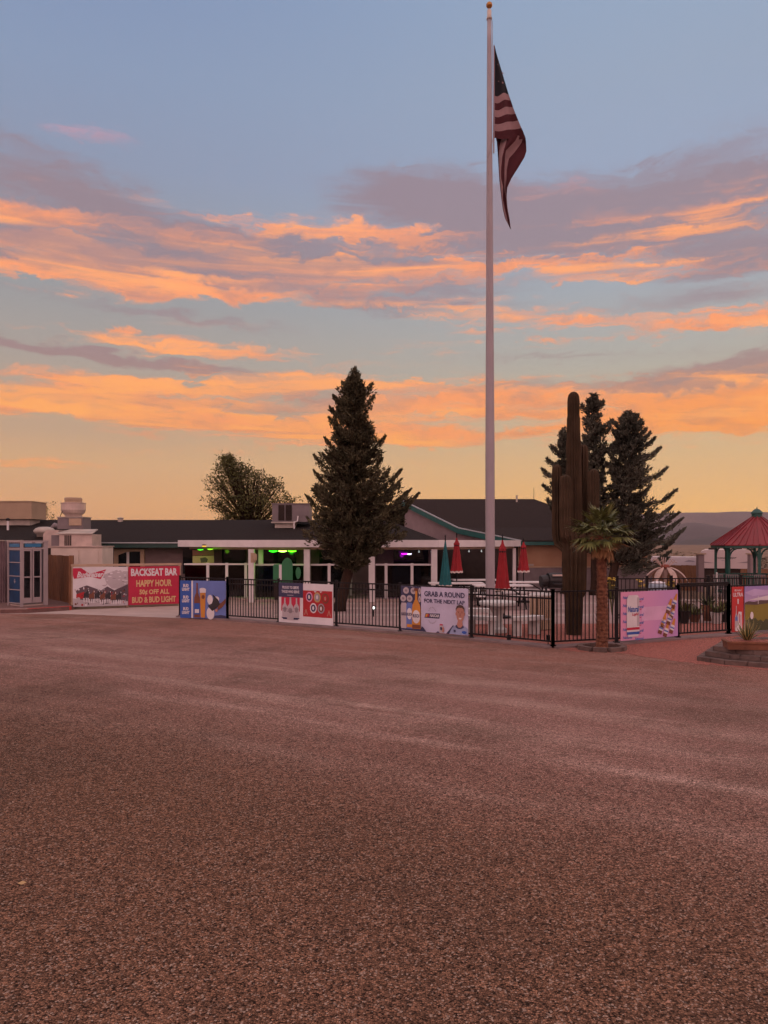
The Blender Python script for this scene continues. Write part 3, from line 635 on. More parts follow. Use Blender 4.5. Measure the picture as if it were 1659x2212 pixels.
# ------------------------------------------------------------------ fan palm
def palm():
    random.seed(21); D = 15.35; cx = X_(1300,D); r = thing('fan_palm', 'short fan palm with shaggy trunk standing outside the fence corner', 'palm tree', (cx, D, 0))
    H = 2.28; mb = MB(); n = 14; pts, rs = [], []
    for i in range(60):
        t = i/59; pts.append((.015*sin(t*5), 0, H*t)); rs.append((.135 if t < .03 else .118-.030*min(1, t*1.2)+(.022 if t > .9 else 0))*(1+.08*(i % 2)+random.uniform(-.03,.03)))
    mb.tube(pts, rs, n)
    for i in range(420):   # broken leaf bases
        t = random.random(); a = random.uniform(0,2*pi); z = H*t; R = .108-.025*t
        c, s = cos(a), sin(a); h = random.uniform(.04,.11)
        mb.add([(c*R-s*.025, s*R+c*.025, z),(c*R+s*.025, s*R-c*.025, z),(c*(R+.030), s*(R+.030), z+h)], [(0,1,2)])
    mb.build('trunk', M['palmtrunk'], r)
    def frond(a, elev, ln, dry, tw=0):
        fb = MB(); dx, dy = cos(a), sin(a)
        pl = ln*.55; tip = (dx*cos(elev)*pl, dy*cos(elev)*pl, H+sin(elev)*pl)
        if dry is True: tip = (dx*pl*.6, dy*pl*.6, H-.08-pl*.3)
        fb.tube([(dx*.05, dy*.05, H-.05), ((dx*.05+tip[0])*.55, (dy*.05+tip[1])*.55, (H+tip[2])/2+.03), tip], [.014,.010,.007], 5)
        sx, sy = -dy, dx; nL = 22
        for k in range(nL):
            q = (k-(nL-1)/2)/(nL/2)*1.75; L_ = ln*.66*(1-.12*abs(q))*random.uniform(.88,1.08)
            fw, sd = cos(q), sin(q); e = elev if dry is not True else -1.2+random.uniform(-.15,.15)
            d = [dx*cos(e)*fw+sx*sd, dy*cos(e)*fw+sy*sd, sin(e)*fw]
            if dry is True: d = [d[0]*.45, d[1]*.45, -1+random.uniform(-.1,.25)]
            m = [tip[j]+d[j]*L_*.5 for j in range(3)]; m[2] -= .01
            t = [tip[j]+d[j]*L_*.97 for j in range(3)]; t[2] -= L_*(.24 if not dry else .05)*random.uniform(.4,1.6)
            w = .027; s2 = [-sin(q)*dx+cos(q)*sx, -sin(q)*dy+cos(q)*sy, 0]
            fb.add([tip, tuple(m[j]+s2[j]*w for j in range(3)), tuple(t), tuple(m[j]-s2[j]*w for j in range(3))], [(0,1,2,3)])
        fb.build('frond', M['palmdry'] if dry else M['palmleaf'], r)
    for i in range(13): frond(2*pi*i/13+random.uniform(-.15,.15), random.uniform(.15,.6), random.uniform(.58,.76), False)
    for i in range(9): frond(2*pi*i/9+random.uniform(-.2,.2), random.uniform(.8,1.3), random.uniform(.55,.70), False)
    for i in range(8): frond(2*pi*i/8+random.uniform(-.2,.2), random.uniform(-.35,.0), random.uniform(.58,.72), False)
    for i in range(5): frond(2*pi*i/5+2.2+random.uniform(-.3,.3), random.uniform(-.6,-.3), random.uniform(.5,.66), 2)
    for i in range(10): frond(2*pi*i/10+random.uniform(-.2,.2), -1.1, random.uniform(.45,.62), True)
    # ring of edging blocks
    ring = thing('tree_ring', 'low ring of weathered edging blocks round the palm foot', 'edging', (cx, D, 0))
    for i in range(9):
        a = 2*pi*i/9+.2; MB().box((cos(a)*.42, sin(a)*.36, .045), (.26,.11,.085), a+pi/2).build('edging_block', M['stone'], ring)
palm()

# ------------------------------------------------------------------ agave on its stone steps
def agave_bed():
    cx, cy = 7.3, 14.4; r = thing('stone_planter', 'three low tiers of dark stacked blocks at the right edge', 'raised bed', (cx, cy, 0))
    foot = [(5.66,13.9),(5.95,13.42),(6.55,13.02),(8.4,13.05),(9.2,14.2),(8.5,15.6),(7.0,15.6),(6.3,14.9)]
    def inset(k): return [(cx+(x-cx)*(1-k), cy+(y-cy)*(1-k)) for x, y in foot]
    for ti in range(3):
        P_ = inset(.105*ti); z0, z1 = .085*ti, .085*(ti+1); tier = MB()
        for i in range(8):
            (x0,y0),(x1,y1) = P_[i], P_[(i+1) % 8]; L_ = sqrt((x1-x0)**2+(y1-y0)**2); a = atan2(y1-y0, x1-x0); n = max(1, round(L_/.34)); sh = .5*(ti % 2)
            for k in range(n+1 if sh else n):
                t0, t1 = max(0, (k-sh)/n), min(1, (k+1-sh)/n); m_ = (t0+t1)/2
                tier.box((x0+(x1-x0)*m_-sin(a)*.12, y0+(y1-y0)*m_+cos(a)*.12, (z0+z1)/2+random.uniform(-.002,.002)), ((t1-t0)*L_-.012, .24+random.uniform(-.012,.012), z1-z0-.006), a+random.uniform(-.012,.012))
        tier.v = [(p[0]-cx, p[1]-cy, p[2]) for p in tier.v]; tier.build('block_course', M['stone'], r)
    MB().prism([(x-cx, y-cy) for x, y in inset(.30)], 0, .235).build('gravel_fill', M['redgravel'], r)
    px, py = X_(1612,13.65)-cx, 13.68-cy
    p = thing('clay_planter', 'brown clay trough on top of the stacked stone tiers', 'planter', (cx+px, cy+py, .255), -.2)
    mb = MB(); mb.box((0,0,.068),(.66,.40,.135), 0, 1.04); mb.box((0,0,.125),(.71,.45,.03)); mb.build('trough', M['terracotta'], p)
    MB().box((0,0,.142),(.60,.34,.012)).build('soil', M['redgravel'], p)
    ag = thing('agave_plant', 'variegated agave with yellow edged sword leaves in the clay trough', 'plant', (cx+px+.03, cy+py, .395)); random.seed(4)
    for i in range(22):
        a = 2*pi*i*.382; t = i/22; e = radians(82-58*t+random.uniform(-6,6)); L_ = .42*(.75+.35*random.random()); w = .024
        core, edge = MB(), MB(); pr = None; cu = []
        for k in range(7):
            s = k/6; bend = e+.35*s*s*(1 if t < .6 else 1.3)*(1 if i % 3 else -.6); cu.append((s, bend))
        x = z = 0; pts = [(0,0)]
        for k in range(1, 7): x += cos(cu[k][1])*L_/6; z += sin(cu[k][1])*L_/6; pts.append((x, z))
        def row(k, f):
            ww = w*(1-((k/6)**2.2))*(.75+.5*sin(pi*min(1, k/6+.15))); q = f*ww; X, Z = pts[k]; X += .03
            return (cos(a)*X-sin(a)*q, sin(a)*X+cos(a)*q, Z+abs(f)*ww*.35)
        V = [row(k, f) for k in range(7) for f in (-1,-.62,0,.62,1)]
        for k in range(6):
            for j in range(4):
                q = (k*5+j, k*5+j+1, (k+1)*5+j+1, (k+1)*5+j); tgt = edge if j in (0,3) else core
                tgt.add([V[s] for s in q], [(0,1,2,3)])
        mb = MB(); mb.add(core.v, core.f); mb.m = 1; mb.add(edge.v, edge.f)
        mb.build('leaf', [M['agave'], M['agavedge']], ag)
agave_bed()

# ------------------------------------------------------------------ flagpole and flag
def flag():
    D = 23.3; x0 = X_(1059,D); r = thing('flagpole', 'tall tapered white flagpole with gold ball on top', 'flagpole', (x0, D, 0))
    H = 18.0; n = 30
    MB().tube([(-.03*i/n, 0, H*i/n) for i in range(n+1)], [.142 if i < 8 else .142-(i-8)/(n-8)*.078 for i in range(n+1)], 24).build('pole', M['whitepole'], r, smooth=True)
    MB().lathe([(.19,.0),(.19,.03),(.15,.10),(.146,.14)], 24).build('base_collar', M['whitepole'], r, smooth=True)
    MB().lathe([(.02,17.98),(.085,18.0),(.085,18.05),(.066,18.08),(.066,18.28),(.03,18.3),(.02,18.34)], 16, (-.03,0,0)).build('truck', M['galvd'], r, smooth=True)
    MB().lathe([(.095*sin(pi*k/12), 18.44-.095*cos(pi*k/12)) for k in range(13)], 18, (-.03,0,0)).build('ball_finial', M['brass'], r, smooth=True)
    k = D/F; S_ = lambda a, b: ((1850+a/2.457)/1.8083, (b/2.457)/1.8083)
    def W(a, b, dy=0): sx, sy = S_(a, b); return (X_(sx, D)-x0, dy, Z_(sy, D))
    hal = MB(); hal.tube([W(178,200,.0),W(180,400,0),W(186,1330,-.05),W(176,1380,-.1),W(150,1470,-.13),W(128,1512,-.10),W(128,1530,.02)], .010, 5)
    hal.tube([W(192,1335,-.03),W(192,1475,-.03)], .022, 6); hal.tube([W(128,1530,-.145),W(150,3170,-.15)], .006, 4); hal.build('halyard', M['rope'], r)
    fl = MB(); mats = [M['f_white'], M['f_red'], M['f_blue']]
    # upper half: rows run from the hoist to the fold
    edge = [(0,202,450),(.3,262,640),(.54,338,895),(.63,362,968),(.72,385,1045),(.80,412,1120),(.89,440,1198),(.95,470,1270),(1.0,496,1345)]
    def ed(t):
        for i in range(len(edge)-1):
            a, b = edge[i], edge[i+1]
            if a[0] <= t <= b[0]: q = (t-a[0])/(b[0]-a[0]); return a[1]+(b[1]-a[1])*q, a[2]+(b[2]-a[2])*q
    rows = [i*.54/12 for i in range(13)]+[.54+.46*i/24 for i in range(1, 25)]; NC = 16; V = []
    for t in rows:
        hy = 450+(1325-450)*t; ex, ey = ed(t)
        for j in range(NC+1):
            u = j/NC; a = 202+(ex-202)*u; b = hy+(ey-hy)*u+13*sin(u*6.3)*(t > .4)*min(1, (ex-202)/150)
            V.append(W(a, b, -.02+.10*sin(u*7+t*3)*u*(.3+t)))
    o = NC+1
    for i in range(len(rows)-1):
        tm = (rows[i]+rows[i+1])/2; k_ = 2 if tm < .54 else (0 if int((tm-.54)/.46*6) % 2 == 0 else 1); fl.m = k_
        fl.add(V[i*o:(i+2)*o], [(j+1, j, j+o, j+1+o) for j in range(NC)])
    # lower half: fly end folded back and hanging to a point
    T = [(0,1300,[212,275,330,425,478,498]),(.05,1345,[226,262,318,405,470,507]),(.14,1440,[235,250,290,312,400,511]),(.22,1500,[240,246,276,304,345,492]),(.33,1600,[246,248,264,301,326,432]),
        (.45,1700,[252,253,262,302,320,368]),(.56,1790,[260,261,285,300,308,327]),(.68,1895,[271,273,283,316,317,318]),(.8,2000,[283,285,305,326,327,328]),(.9,2090,[303,306,330,344,345,346]),(1,2190,[354,355,356,357,358,359])]
    V = []; NS = 4; NR = 36; o = 5*NS+1
    for i in range(NR+1):
        t = i/NR; k = max(q for q in range(len(T)-1) if T[q][0] <= t+1e-9) if t < 1 else len(T)-2; A_, B_ = T[k], T[k+1]; f_ = (t-A_[0])/(B_[0]-A_[0]); yy = A_[1]+(B_[1]-A_[1])*f_; bx_ = [A_[2][z]+(B_[2][z]-A_[2][z])*f_ for z in range(6)]
        for b_ in range(5):
            for j in range(NS): u = (b_+j/NS)/5; V.append(W(bx_[b_]+(bx_[b_+1]-bx_[b_])*j/NS, yy, .06+.09*sin(u*9+t*4)*(1-.6*t)))
        V.append(W(bx_[5], yy, .06))
    for i in range(NR):
        for j in range(5*NS):
            fl.m = (1,0,1,0,1)[j//NS]; fl.add([V[i*o+j+1], V[i*o+j], V[(i+1)*o+j], V[(i+1)*o+j+1]], [(0,1,2,3)])
    fl.m = 1   # fold of the outer edge seen past the lower hem
    f = thing('flag', 'stars and stripes flag hanging limp at the top of the flagpole', 'flag', (x0, D, 0))
    fl.build('cloth', mats, f, smooth=True)
    st = MB()
    for (a, b) in ((275,720),(275,812),(228,640),(236,800)):
        c = W(a, b, -.10); sc = .035 if a > 250 else .02
        st.add([(c[0]+sc*(1 if q % 2 == 0 else .42)*sin(q*pi/5), c[1], c[2]+sc*1.2*(1 if q % 2 == 0 else .42)*cos(q*pi/5)) for q in range(10)], [tuple(reversed(range(10)))])
    st.build('star', M['f_white'], f)
    MB().tube([W(196,440,-.02), W(196,1330,-.02)], .018, 6).build('heading', M['f_white'], f)
flag()

# ------------------------------------------------------------------ fences
def fence(name, label, pts, skip=(), H=1.14, postH=1.18, double=False, pick=.095, group=None, z=.05, gate=()):
    r = thing(name, label, 'fence', (pts[0][0], pts[0][1], 0), 0, group)
    for i, (x, y) in enumerate(pts):
        p = MB(); p.bx(x-.032, x+.032, y-.032, y+.032, 0, postH); p.box((x, y, postH+.008), (.078,.078,.016)); p.box((x, y, .055), (.11,.11,.02)); p.build('post', M['black'], r, world=True)
    for i in range(len(pts)-1):
        if i in skip: continue
        (x0,y0),(x1,y1) = pts[i], pts[i+1]; L_ = sqrt((x1-x0)**2+(y1-y0)**2); a = atan2(y1-y0, x1-x0); ux, uy = cos(a), sin(a)
        n = int(L_/pick); mb = MB()
        for k in range(1, n):
            s = L_*k/n; mb.box((x0+ux*s, y0+uy*s, .12+(H-.12)/2), (.017,.017,H-.13), a)
        pn = mb.build('picket_panel', M['black'], r, world=True)
        for nm, zz in (('top_rail', H), ('bottom_rail', .13))+((('middle_rail', H-.14),) if double else ()):
            MB().bar((x0+ux*.03, y0+uy*.03, zz), (x1-ux*.03, y1-uy*.03, zz), .036, .032).build(nm, M['black'], pn).matrix_parent_inverse.identity()
            o = COL.objects[-1] if False else None
    return r
def fix(pn): pass
# sub-parts carry world coordinates shifted to their thing's base
_b = MB.build
def build2(s, name, m, parent=None, smooth=False, world=False, loc=None):
    if parent is not None and parent.type == 'MESH' and name in ('top_rail','bottom_rail','middle_rail'):
        l = parent.parent.location; s.v = [(a[0]-l[0], a[1]-l[1], a[2]-l[2]) for a in s.v]
    return _b(s, name, m, parent, smooth, world, loc)
MB.build = build2
fence('metal_fence', 'black picket fence hung with beer banners, running left from the corner post', LEFT[1:], double=True)
fence('metal_fence', 'short black fence behind the blue beer poster at the left end', LEFT[:2], double=True)
fence('metal_fence', 'black picket fence run receding right from the corner post behind the palm', RIGHT[:3])
fence('metal_fence', 'black fence behind the golf banner at the right edge', RIGHT[3:])
g = fence('metal_gate', 'black picket gate with heavy top bar between pink and red banners', RIGHT[2:4], H=1.17); g['category'] = 'gate'
MB().bar((*RIGHT[2],1.215), (*RIGHT[3],1.215), .05, .05).build('top_bar', M['black'], g, world=True)
BX = [(X_(1333,21.3),21.3),(X_(1400,21.3),21.4),(X_(1450,21.5),21.5),(X_(1530,21.6),21.6),(X_(1600,21.7),21.7),(X_(1690,21.8),21.8)]
fence('garden_fence', 'farther black picket fence crossing behind the pink banner and gate', BX, H=1.13, postH=1.2, pick=.11)

# ------------------------------------------------------------------ banners
c_ = lambda n, *rgb: flat('print_'+n, srgb(*rgb))
# albedo chosen brighter than the dusk picture shows
RED = flat('print_red', (.44,.010,.048)); WHT = flat('print_white', (.62,.60,.62)); CRM = flat('print_cream', (.60,.42,.20)); NAVY = flat('print_navy', (.030,.032,.085))
BLU = flat('print_blue', (.020,.085,.36)); LBL = flat('print_sky_blue', (.11,.17,.43)); AMB = flat('print_amber', (.52,.22,.03)); BRN = flat('print_brown', (.16,.05,.025)); BLK = flat('print_black', (.02,.018,.022))
PNK = flat('print_pink', (.62,.27,.42)); LAV = flat('print_lavender', (.47,.38,.60)); SKN = flat('print_skin', (.42,.20,.15)); GRN = flat('print_green', (.20,.17,.02)); DGR = flat('print_dark_green', (.05,.06,.02)); GRY = flat('print_grey', (.28,.26,.30)); DRD = flat('print_dark_red', (.36,.010,.016)); SUIT = flat('print_pale_blue', (.25,.30,.46)); GLD = flat('print_gold', (.42,.30,.12))

# red and white pair on their timber frame
A, B = G(157,1316), G(389,1308); A = (A[0], A[1]-.0); ang = atan2(B[1]-A[1], B[0]-A[0]); Lt = sqrt((B[0]-A[0])**2+(B[1]-A[1])**2)
def at_line(t): return (A[0]+(B[0]-A[0])*t, A[1]+(B[1]-A[1])*t)
fr = thing('banner_frame', 'pale wooden rail frame holding up the red bar banners', 'frame', (*at_line(.5), 0), ang)
for t in (-.5, 0, .5): MB().box((Lt*t*.995, .06, .69), (.08,.08,1.38)).build('post', M['trim_tan'], fr)
for zz in (1.40, .18): MB().box((0, .06, zz+.002), (Lt+.1,.09,.07)).build('rail', M['trim_tan'], fr)
r, w = board_at('beer_banner', 'white and red beer banner with a horse team picture, leftmost on the timber rail', 'banner', at_line(0), at_line(.5), fwd=.02)
b = Board(r, w*.995, 1.27, .07, sheet=WHT)
b.poly('printed_bow_tie', RED, [(.0,.02),(.15,.02),(.3,.17),(.60,.06),(.50,.31),(.30,.24),(.02,.29),(0,.2)])
b.text('lettering', WHT, 'Budweiser', .07,.11,.55,.26, 2, shear=.35, bold=.03, rise=.0)
GH = flat('print_sepia_grey', (.24,.20,.22)); LG = flat('print_pale_grey', (.42,.38,.40))
b.poly('printed_sky', LG, [(.55,.2),(.75,.1),(1,.12),(1,.6),(.7,.55),(.6,.4)])
b.poly('printed_hill', flat('print_dusky', (.09,.06,.075)), [(.05,.60),(.12,.52),(.25,.46),(.38,.53),(.5,.60),(.62,.5),(.75,.6),(.92,.5),(1,.45),(1,1),(.0,1),(.0,.9),(.1,.8)], 2)
b.poly('printed_snow', LG, [(0,.78),(.3,.86),(.6,.95),(.9,.86),(1,.9),(1,1),(0,1)], 3)
b.poly('printed_wagon', DRD, [(.06,.68),(.20,.62),(.22,.72),(.16,.80),(.06,.78)], 4); b.oval('printed_wheel', LG, .1,.80,.03,.045,5)
random.seed(31)
for k in range(70):     # mottled print
    u, v = random.uniform(.03,.97), random.uniform(.52,.97); b.oval('printed_tone_mark', random.choice([GH,BLK,LG,BRN,WHT,DRD]), u, v, random.uniform(.006,.022), random.uniform(.01,.035), 4, 7)
for k in range(26): u, v = random.uniform(.55,.97), random.uniform(.1,.5); b.oval('printed_tone_mark', random.choice([GH,WHT,LG]), u, v, random.uniform(.01,.04), random.uniform(.006,.02), 2, 8)
for k in range(7):      # generic draught horses in pairs
    u = .24+k*.098; v = .60+.012*k+(.02 if k % 2 else 0); m_ = BRN if k % 2 else BLK
    b.poly('printed_horse', m_, [(u-.045,v+.06),(u,v+.035),(u+.02,v-.02),(u+.03,v-.055),(u+.055,v-.03),(u+.062,v+.02),(u+.045,v+.03),(u+.042,v+.14),(u+.04,v+.24),(u+.022,v+.24),(u+.018,v+.15),(u-.02,v+.15),(u-.03,v+.25),(u-.046,v+.25),(u-.05,v+.12)], 5)
    for q in (-.04,.0,.032): b.rect('printed_hoof', WHT, u+q-.011, v+.18, u+q+.009, v+.28, 6)
    b.rect('printed_blaze', WHT, u+.036, v-.03, u+.048, v+.01, 6)
b.done()
r, w = board_at('happy_hour_banner', 'red happy hour banner with white and yellow lettering on the timber rail', 'banner', at_line(.5), at_line(1), fwd=.02)
b = Board(r, w*.985, 1.27, .07, sheet=RED)
b.text('lettering', WHT, 'BACKSEAT BAR', .05,.05,.95,.25, bold=.04)
for t, u0, v0, u1, v1 in (('HAPPY HOUR',.15,.35,.84,.53),('50\u00a2 OFF ALL',.21,.60,.79,.76),('BUD & BUD LIGHT',.07,.79,.92,.95)): b.text('yellow_lettering', CRM, t, u0, v0, u1, v1, bold=.035)
b.done()
# blue poster
r, w = board_at('blue_beer_poster', 'blue beer poster with tall beer glass at the left end of the fence', 'banner', G(390,1337), LEFT[1], fwd=.06)
b = Board(r, w*.97, 1.04, .04, sheet=LBL)
b.rect('printed_strip', BLU, 0,0,.25,1); b.rect('printed_line', WHT, .25,0,.285,1, 2)
for k in range(3):
    v = .09+k*.31; b.text('lettering', WHT, 'BUD', .07,v,.19,v+.085, 3, bold=.05); b.text('lettering', WHT, 'LIGHT', .045,v+.10,.21,v+.185, 3, bold=.05)
b.bottle('printed_bottle', BRN, .375,.06,.98,.13,2); b.rect('printed_label', BLU, .315,.60,.435,.90,3); b.rect('printed_label_text', WHT, .33,.76,.42,.86,4)
b.poly('printed_beer', AMB, [(.44,.30),(.565,.30),(.55,.98),(.46,.98)],3); b.poly('printed_foam', WHT, [(.43,.21),(.47,.19),(.53,.19),(.575,.22),(.57,.32),(.44,.32)],4); b.oval('printed_emblem', BRN, .51,.43,.035,.055,4)
b.oval('printed_sleeve', WHT, .66,.50,.06,.13,3); b.oval('printed_trousers', WHT, .67,.86,.085,.17,3); b.oval('printed_sleeve', WHT, .80,.48,.06,.07,3)
b.poly('printed_vest', BLK, [(.61,.66),(.70,.60),(.74,.46),(.71,.35),(.76,.40),(.84,.50),(.88,.62),(.80,.72),(.71,.80),(.66,.74)],4)
b.poly('printed_arm', BRN, [(.84,.62),(.92,.56),(1.0,.46),(1.0,.58),(.92,.70),(.82,.78)],4); b.poly('printed_shadow', NAVY, [(.76,.92),(.9,.90),(1,.92),(1,1),(.74,1)],2); b.oval('printed_hand', SKN, .80,.78,.03,.04,5)
b.done()
# service banner between posts 2 and 3
r, w = board_at('service_banner', 'white banner with navy header, three bottles and five round seals on red', 'banner', (LEFT[2][0]+.03,LEFT[2][1]), (LEFT[3][0]-.04,LEFT[3][1]+.02), fwd=.055)
b = Board(r, w*.985, 1.03, .06, sheet=WHT)
b.rect('printed_header', NAVY, 0,0,.46,.36); b.text('lettering', WHT, 'PROUD TO SERVE', .07,.08,.38,.15,2,bold=.03); b.text('lettering', WHT, 'THOSE WHO SERVE', .055,.185,.39,.255,2,bold=.03); b.rect('lettering', GRY, .16,.30,.28,.32,2)
b.poly('printed_shield', RED, [(.05,.36),(.40,.36),(.40,.70),(.37,.74),(.08,.74),(.05,.70)],2)
for u, v0, v1, ww in ((.12,.38,.86,.10),(.34,.38,.86,.10),(.225,.36,.93,.125)):
    b.bottle('printed_bottle', LG, u,v0,v1,ww,3); b.oval('printed_emblem', GH, u,(v0+v1)/2+.05,ww*.32,.07,4); b.rect('printed_band', GH, u-ww/2,v1-.22,u+ww/2,v1-.205,4)
b.poly('printed_base', NAVY, [(.05,.87),(.40,.87),(.36,.92),(.09,.92)],2)
b.rect('printed_red_panel', DRD, .46,.17,.985,.82)
for u, v, m1, m2 in ((.575,.33,PNK,NAVY),(.72,.33,GLD,GRY),(.865,.35,BRN,DRD),(.65,.60,WHT,NAVY),(.79,.60,GRY,BRN)):
    b.oval('printed_seal', m1, u,v,.062,.125,2); b.oval('printed_seal_centre', m2, u,v,.044,.09,3); b.oval('printed_seal_emblem', WHT if m2 is not DRD else SKN, u,v,.018,.05,4)
for u in (.515,.93): b.poly('printed_star_point', SKN, [(u-.035,.78),(u,.62),(u+.035,.78),(u+.02,.78),(u,.68),(u-.02,.78)],2)
for u in (.66,.76): b.poly('printed_star_point', WHT, [(u,.18),(u+.05,.18),(u+.02,.22)],2)
b.done()
# round banner between posts 4 and 5
r, w = board_at('racing_beer_banner', 'pale banner with navy headline, beer bottles and smiling racer portrait', 'banner', (LEFT[4][0]+.04,LEFT[4][1]), (LEFT[5][0]-.03,LEFT[5][1]+.02), fwd=.055)
b = Board(r, w*.985, 1.03, .09, sheet=flat('print_lilac_white', (.47,.46,.60)))
b.rect('printed_dark_side', NAVY, 0,0,.315,1)
for u, v in ((.085,.10),(.20,.10),(.30,.10),(.04,.28),(.14,.28),(.29,.28)): b.oval('printed_bottle_cap', LG, u if u < .28 else .295,v,.045 if u < .28 else .02,.075,2); b.oval('printed_cap_emblem', GH, u if u < .28 else .295,v,.02 if u < .28 else .008,.03,3)
b.can('printed_can', LG, .05,.38,.96,.10,2); b.can('printed_can', LBL, .14,.37,.96,.10,3); b.rect('printed_can_band', AMB, .10,.86,.185,.93,4); b.oval('printed_can_emblem', WHT, .14,.62,.04,.13,4)
b.bottle('printed_bottle', AMB, .245,.04,.95,.13,4); b.poly('printed_bottle_shade', BRN, [(.215,.10),(.275,.10),(.28,.04),(.21,.04)],5); b.oval('printed_label', WHT, .245,.68,.06,.15,5); b.text('printed_label_text', NAVY, 'BUSCH', .195,.62,.295,.70,6,bold=.03); b.rect('printed_bottle_shade', BRN, .185,.86,.305,.94,5)
b.text('printed_label_text', NAVY, 'BUSCH', .015,.60,.095,.67,5,bold=.03); b.text('printed_label_text', NAVY, 'BUSCH', .105,.60,.18,.67,5,bold=.03)
b.text('lettering', NAVY, 'GRAB A ROUND', .365,.09,.955,.21,2,bold=.03); b.text('lettering', NAVY, 'FOR THE NEXT LAP', .365,.26,.955,.35,2,bold=.03)
b.poly('printed_badge', NAVY, [(.385,.585),(.60,.575),(.59,.685),(.37,.685)],2); b.poly('printed_badge_side', AMB, [(.392,.60),(.425,.595),(.41,.665),(.38,.67)],3); b.poly('printed_badge_side', RED, [(.43,.60),(.445,.595),(.43,.665),(.415,.67)],3); b.text('badge_lettering', WHT, 'NASCAR', .45,.595,.585,.66,3,shear=.3,bold=.03)
for k in range(7): a = pi+pi*(k+.5)/7; b.rect('printed_ring_mark', GRY, .485+.05*cos(a)-.005,.54+.09*sin(a)-.01,.485+.05*cos(a)+.005,.54+.09*sin(a)+.01,2); b.rect('printed_ring_mark', GRY, .485+.05*cos(a)-.005,.73-.07*sin(a)-.01,.485+.05*cos(a)+.005,.73-.07*sin(a)+.01,2)
b.poly('printed_chevron', NAVY, [(.30,1),(.33,.88),(.355,.91),(.40,1)],3); b.poly('printed_chevron', NAVY, [(.69,1),(.79,.80),(.82,.86),(.78,1)],2); b.poly('printed_chevron', NAVY, [(.54,1),(.57,.96),(.60,1)],2)
b.can('printed_raised_can', LG, .62,.82,.99,.055,3); b.can('printed_raised_can_rim', RED, .62,.80,.83,.045,4); b.oval('printed_fingers', SKN, .648,.92,.016,.06,4); b.oval('printed_can_emblem', NAVY, .62,.90,.015,.04,4)
b.poly('printed_suit', SUIT, [(.735,1),(.77,.88),(.80,.82),(.845,.79),(.93,.79),(.975,.83),(1,.86),(1,1)],3); b.poly('printed_collar', NAVY, [(.835,.79),(.935,.79),(.945,.84),(.905,.875),(.86,.875),(.825,.84)],4); b.poly('printed_neck', SKN, [(.86,.70),(.92,.70),(.93,.80),(.90,.845),(.87,.845),(.845,.80)],5)
b.poly('printed_face', SKN, [(.838,.46),(.845,.42),(.89,.385),(.94,.42),(.95,.48),(.948,.58),(.94,.66),(.915,.73),(.895,.745),(.87,.73),(.85,.66),(.842,.58)],6)
b.poly('printed_hair', flat('print_hair', (.06,.035,.03)), [(.835,.50),(.832,.44),(.85,.375),(.89,.35),(.935,.37),(.957,.43),(.953,.51),(.945,.45),(.92,.415),(.87,.415),(.845,.45)],7)
for u in (.870,.920): b.oval('printed_eye', BRN, u,.525,.008,.009,7); b.rect('printed_brow', BRN, u-.014,.497,u+.014,.505,7)
b.poly('printed_nose', flat('print_skin_shade', (.30,.13,.10)), [(.890,.53),(.899,.53),(.906,.60),(.884,.60)],7); b.poly('printed_smile', WHT, [(.872,.635),(.918,.635),(.907,.665),(.883,.665)],7); b.oval('printed_ear', SKN, .836,.55,.009,.035,5); b.oval('printed_ear', SKN, .953,.55,.009,.035,5)
b.oval('printed_patch', BLU, .95,.94,.035,.03,5); b.rect('printed_patch', NAVY, .80,.90,.83,.95,5)
b.done()
# pink banner
def gradient(name, a, bb, axis, w):
    m = bpy.data.materials.new(name); m.use_nodes = True; N = m.node_tree.nodes; L = m.node_tree.links; p = N['Principled BSDF']; p.inputs['Roughness'].default_value = .45
    tc = N.new('ShaderNodeTexCoord'); sp = N.new('ShaderNodeSeparateXYZ'); L.new(tc.outputs['Object'], sp.inputs[0]); mr = N.new('ShaderNodeMapRange'); mr.inputs[1].default_value, mr.inputs[2].default_value = w
    L.new(sp.outputs[axis], mr.inputs[0]); r = N.new('ShaderNodeValToRGB'); r.color_ramp.elements[0].color = (*a, 1); r.color_ramp.elements[1].color = (*bb, 1); L.new(mr.outputs[0], r.inputs[0]); L.new(r.outputs[0], p.inputs['Base Color']); return m
r, w = board_at('pink_beer_banner', 'pink banner with large white beer can and tilted bottles, beside the palm', 'banner', (RIGHT[1][0]+.04,RIGHT[1][1]), (RIGHT[2][0]-.03,RIGHT[2][1]), fwd=.055)
b = Board(r, w*.985, 1.02, .08, sheet=gradient('print_pink_dawn', (.66,.30,.46), (.46,.26,.52), 0, (-.8,.8)))
b.rect('printed_light_band', flat('print_pale_pink', (.60,.38,.56)), .35,.33,.8,.62,1)
for k in range(6):
    v = .035+k*.165
    b.text('lettering', LBL, 'Natural', .03,v+.05,.19,v+.11,2,bold=.03,shear=.2); b.text('lettering', LBL, 'Natural', .235,v+.03+.06,.385,v+.09+.06,2,bold=.03,shear=.2); b.text('red_lettering', RED, 'Light', .255,v+.10+.06,.345,v+.135+.06,2,bold=.03,shear=.2)
b.can('printed_can', WHT, .20,.07,.93,.215,4); b.text('can_lettering', BLU, 'Natural', .11,.30,.295,.42,6,bold=.02,shear=.15); b.text('can_red_lettering', RED, 'Light', .18,.44,.29,.51,6,bold=.02,shear=.2)
b.rect('printed_red_band', RED, .093,.74,.307,.79,5); b.rect('printed_blue_band', BLU, .093,.83,.307,.885,5); b.rect('printed_shade', LG, .265,.12,.305,.72,5)
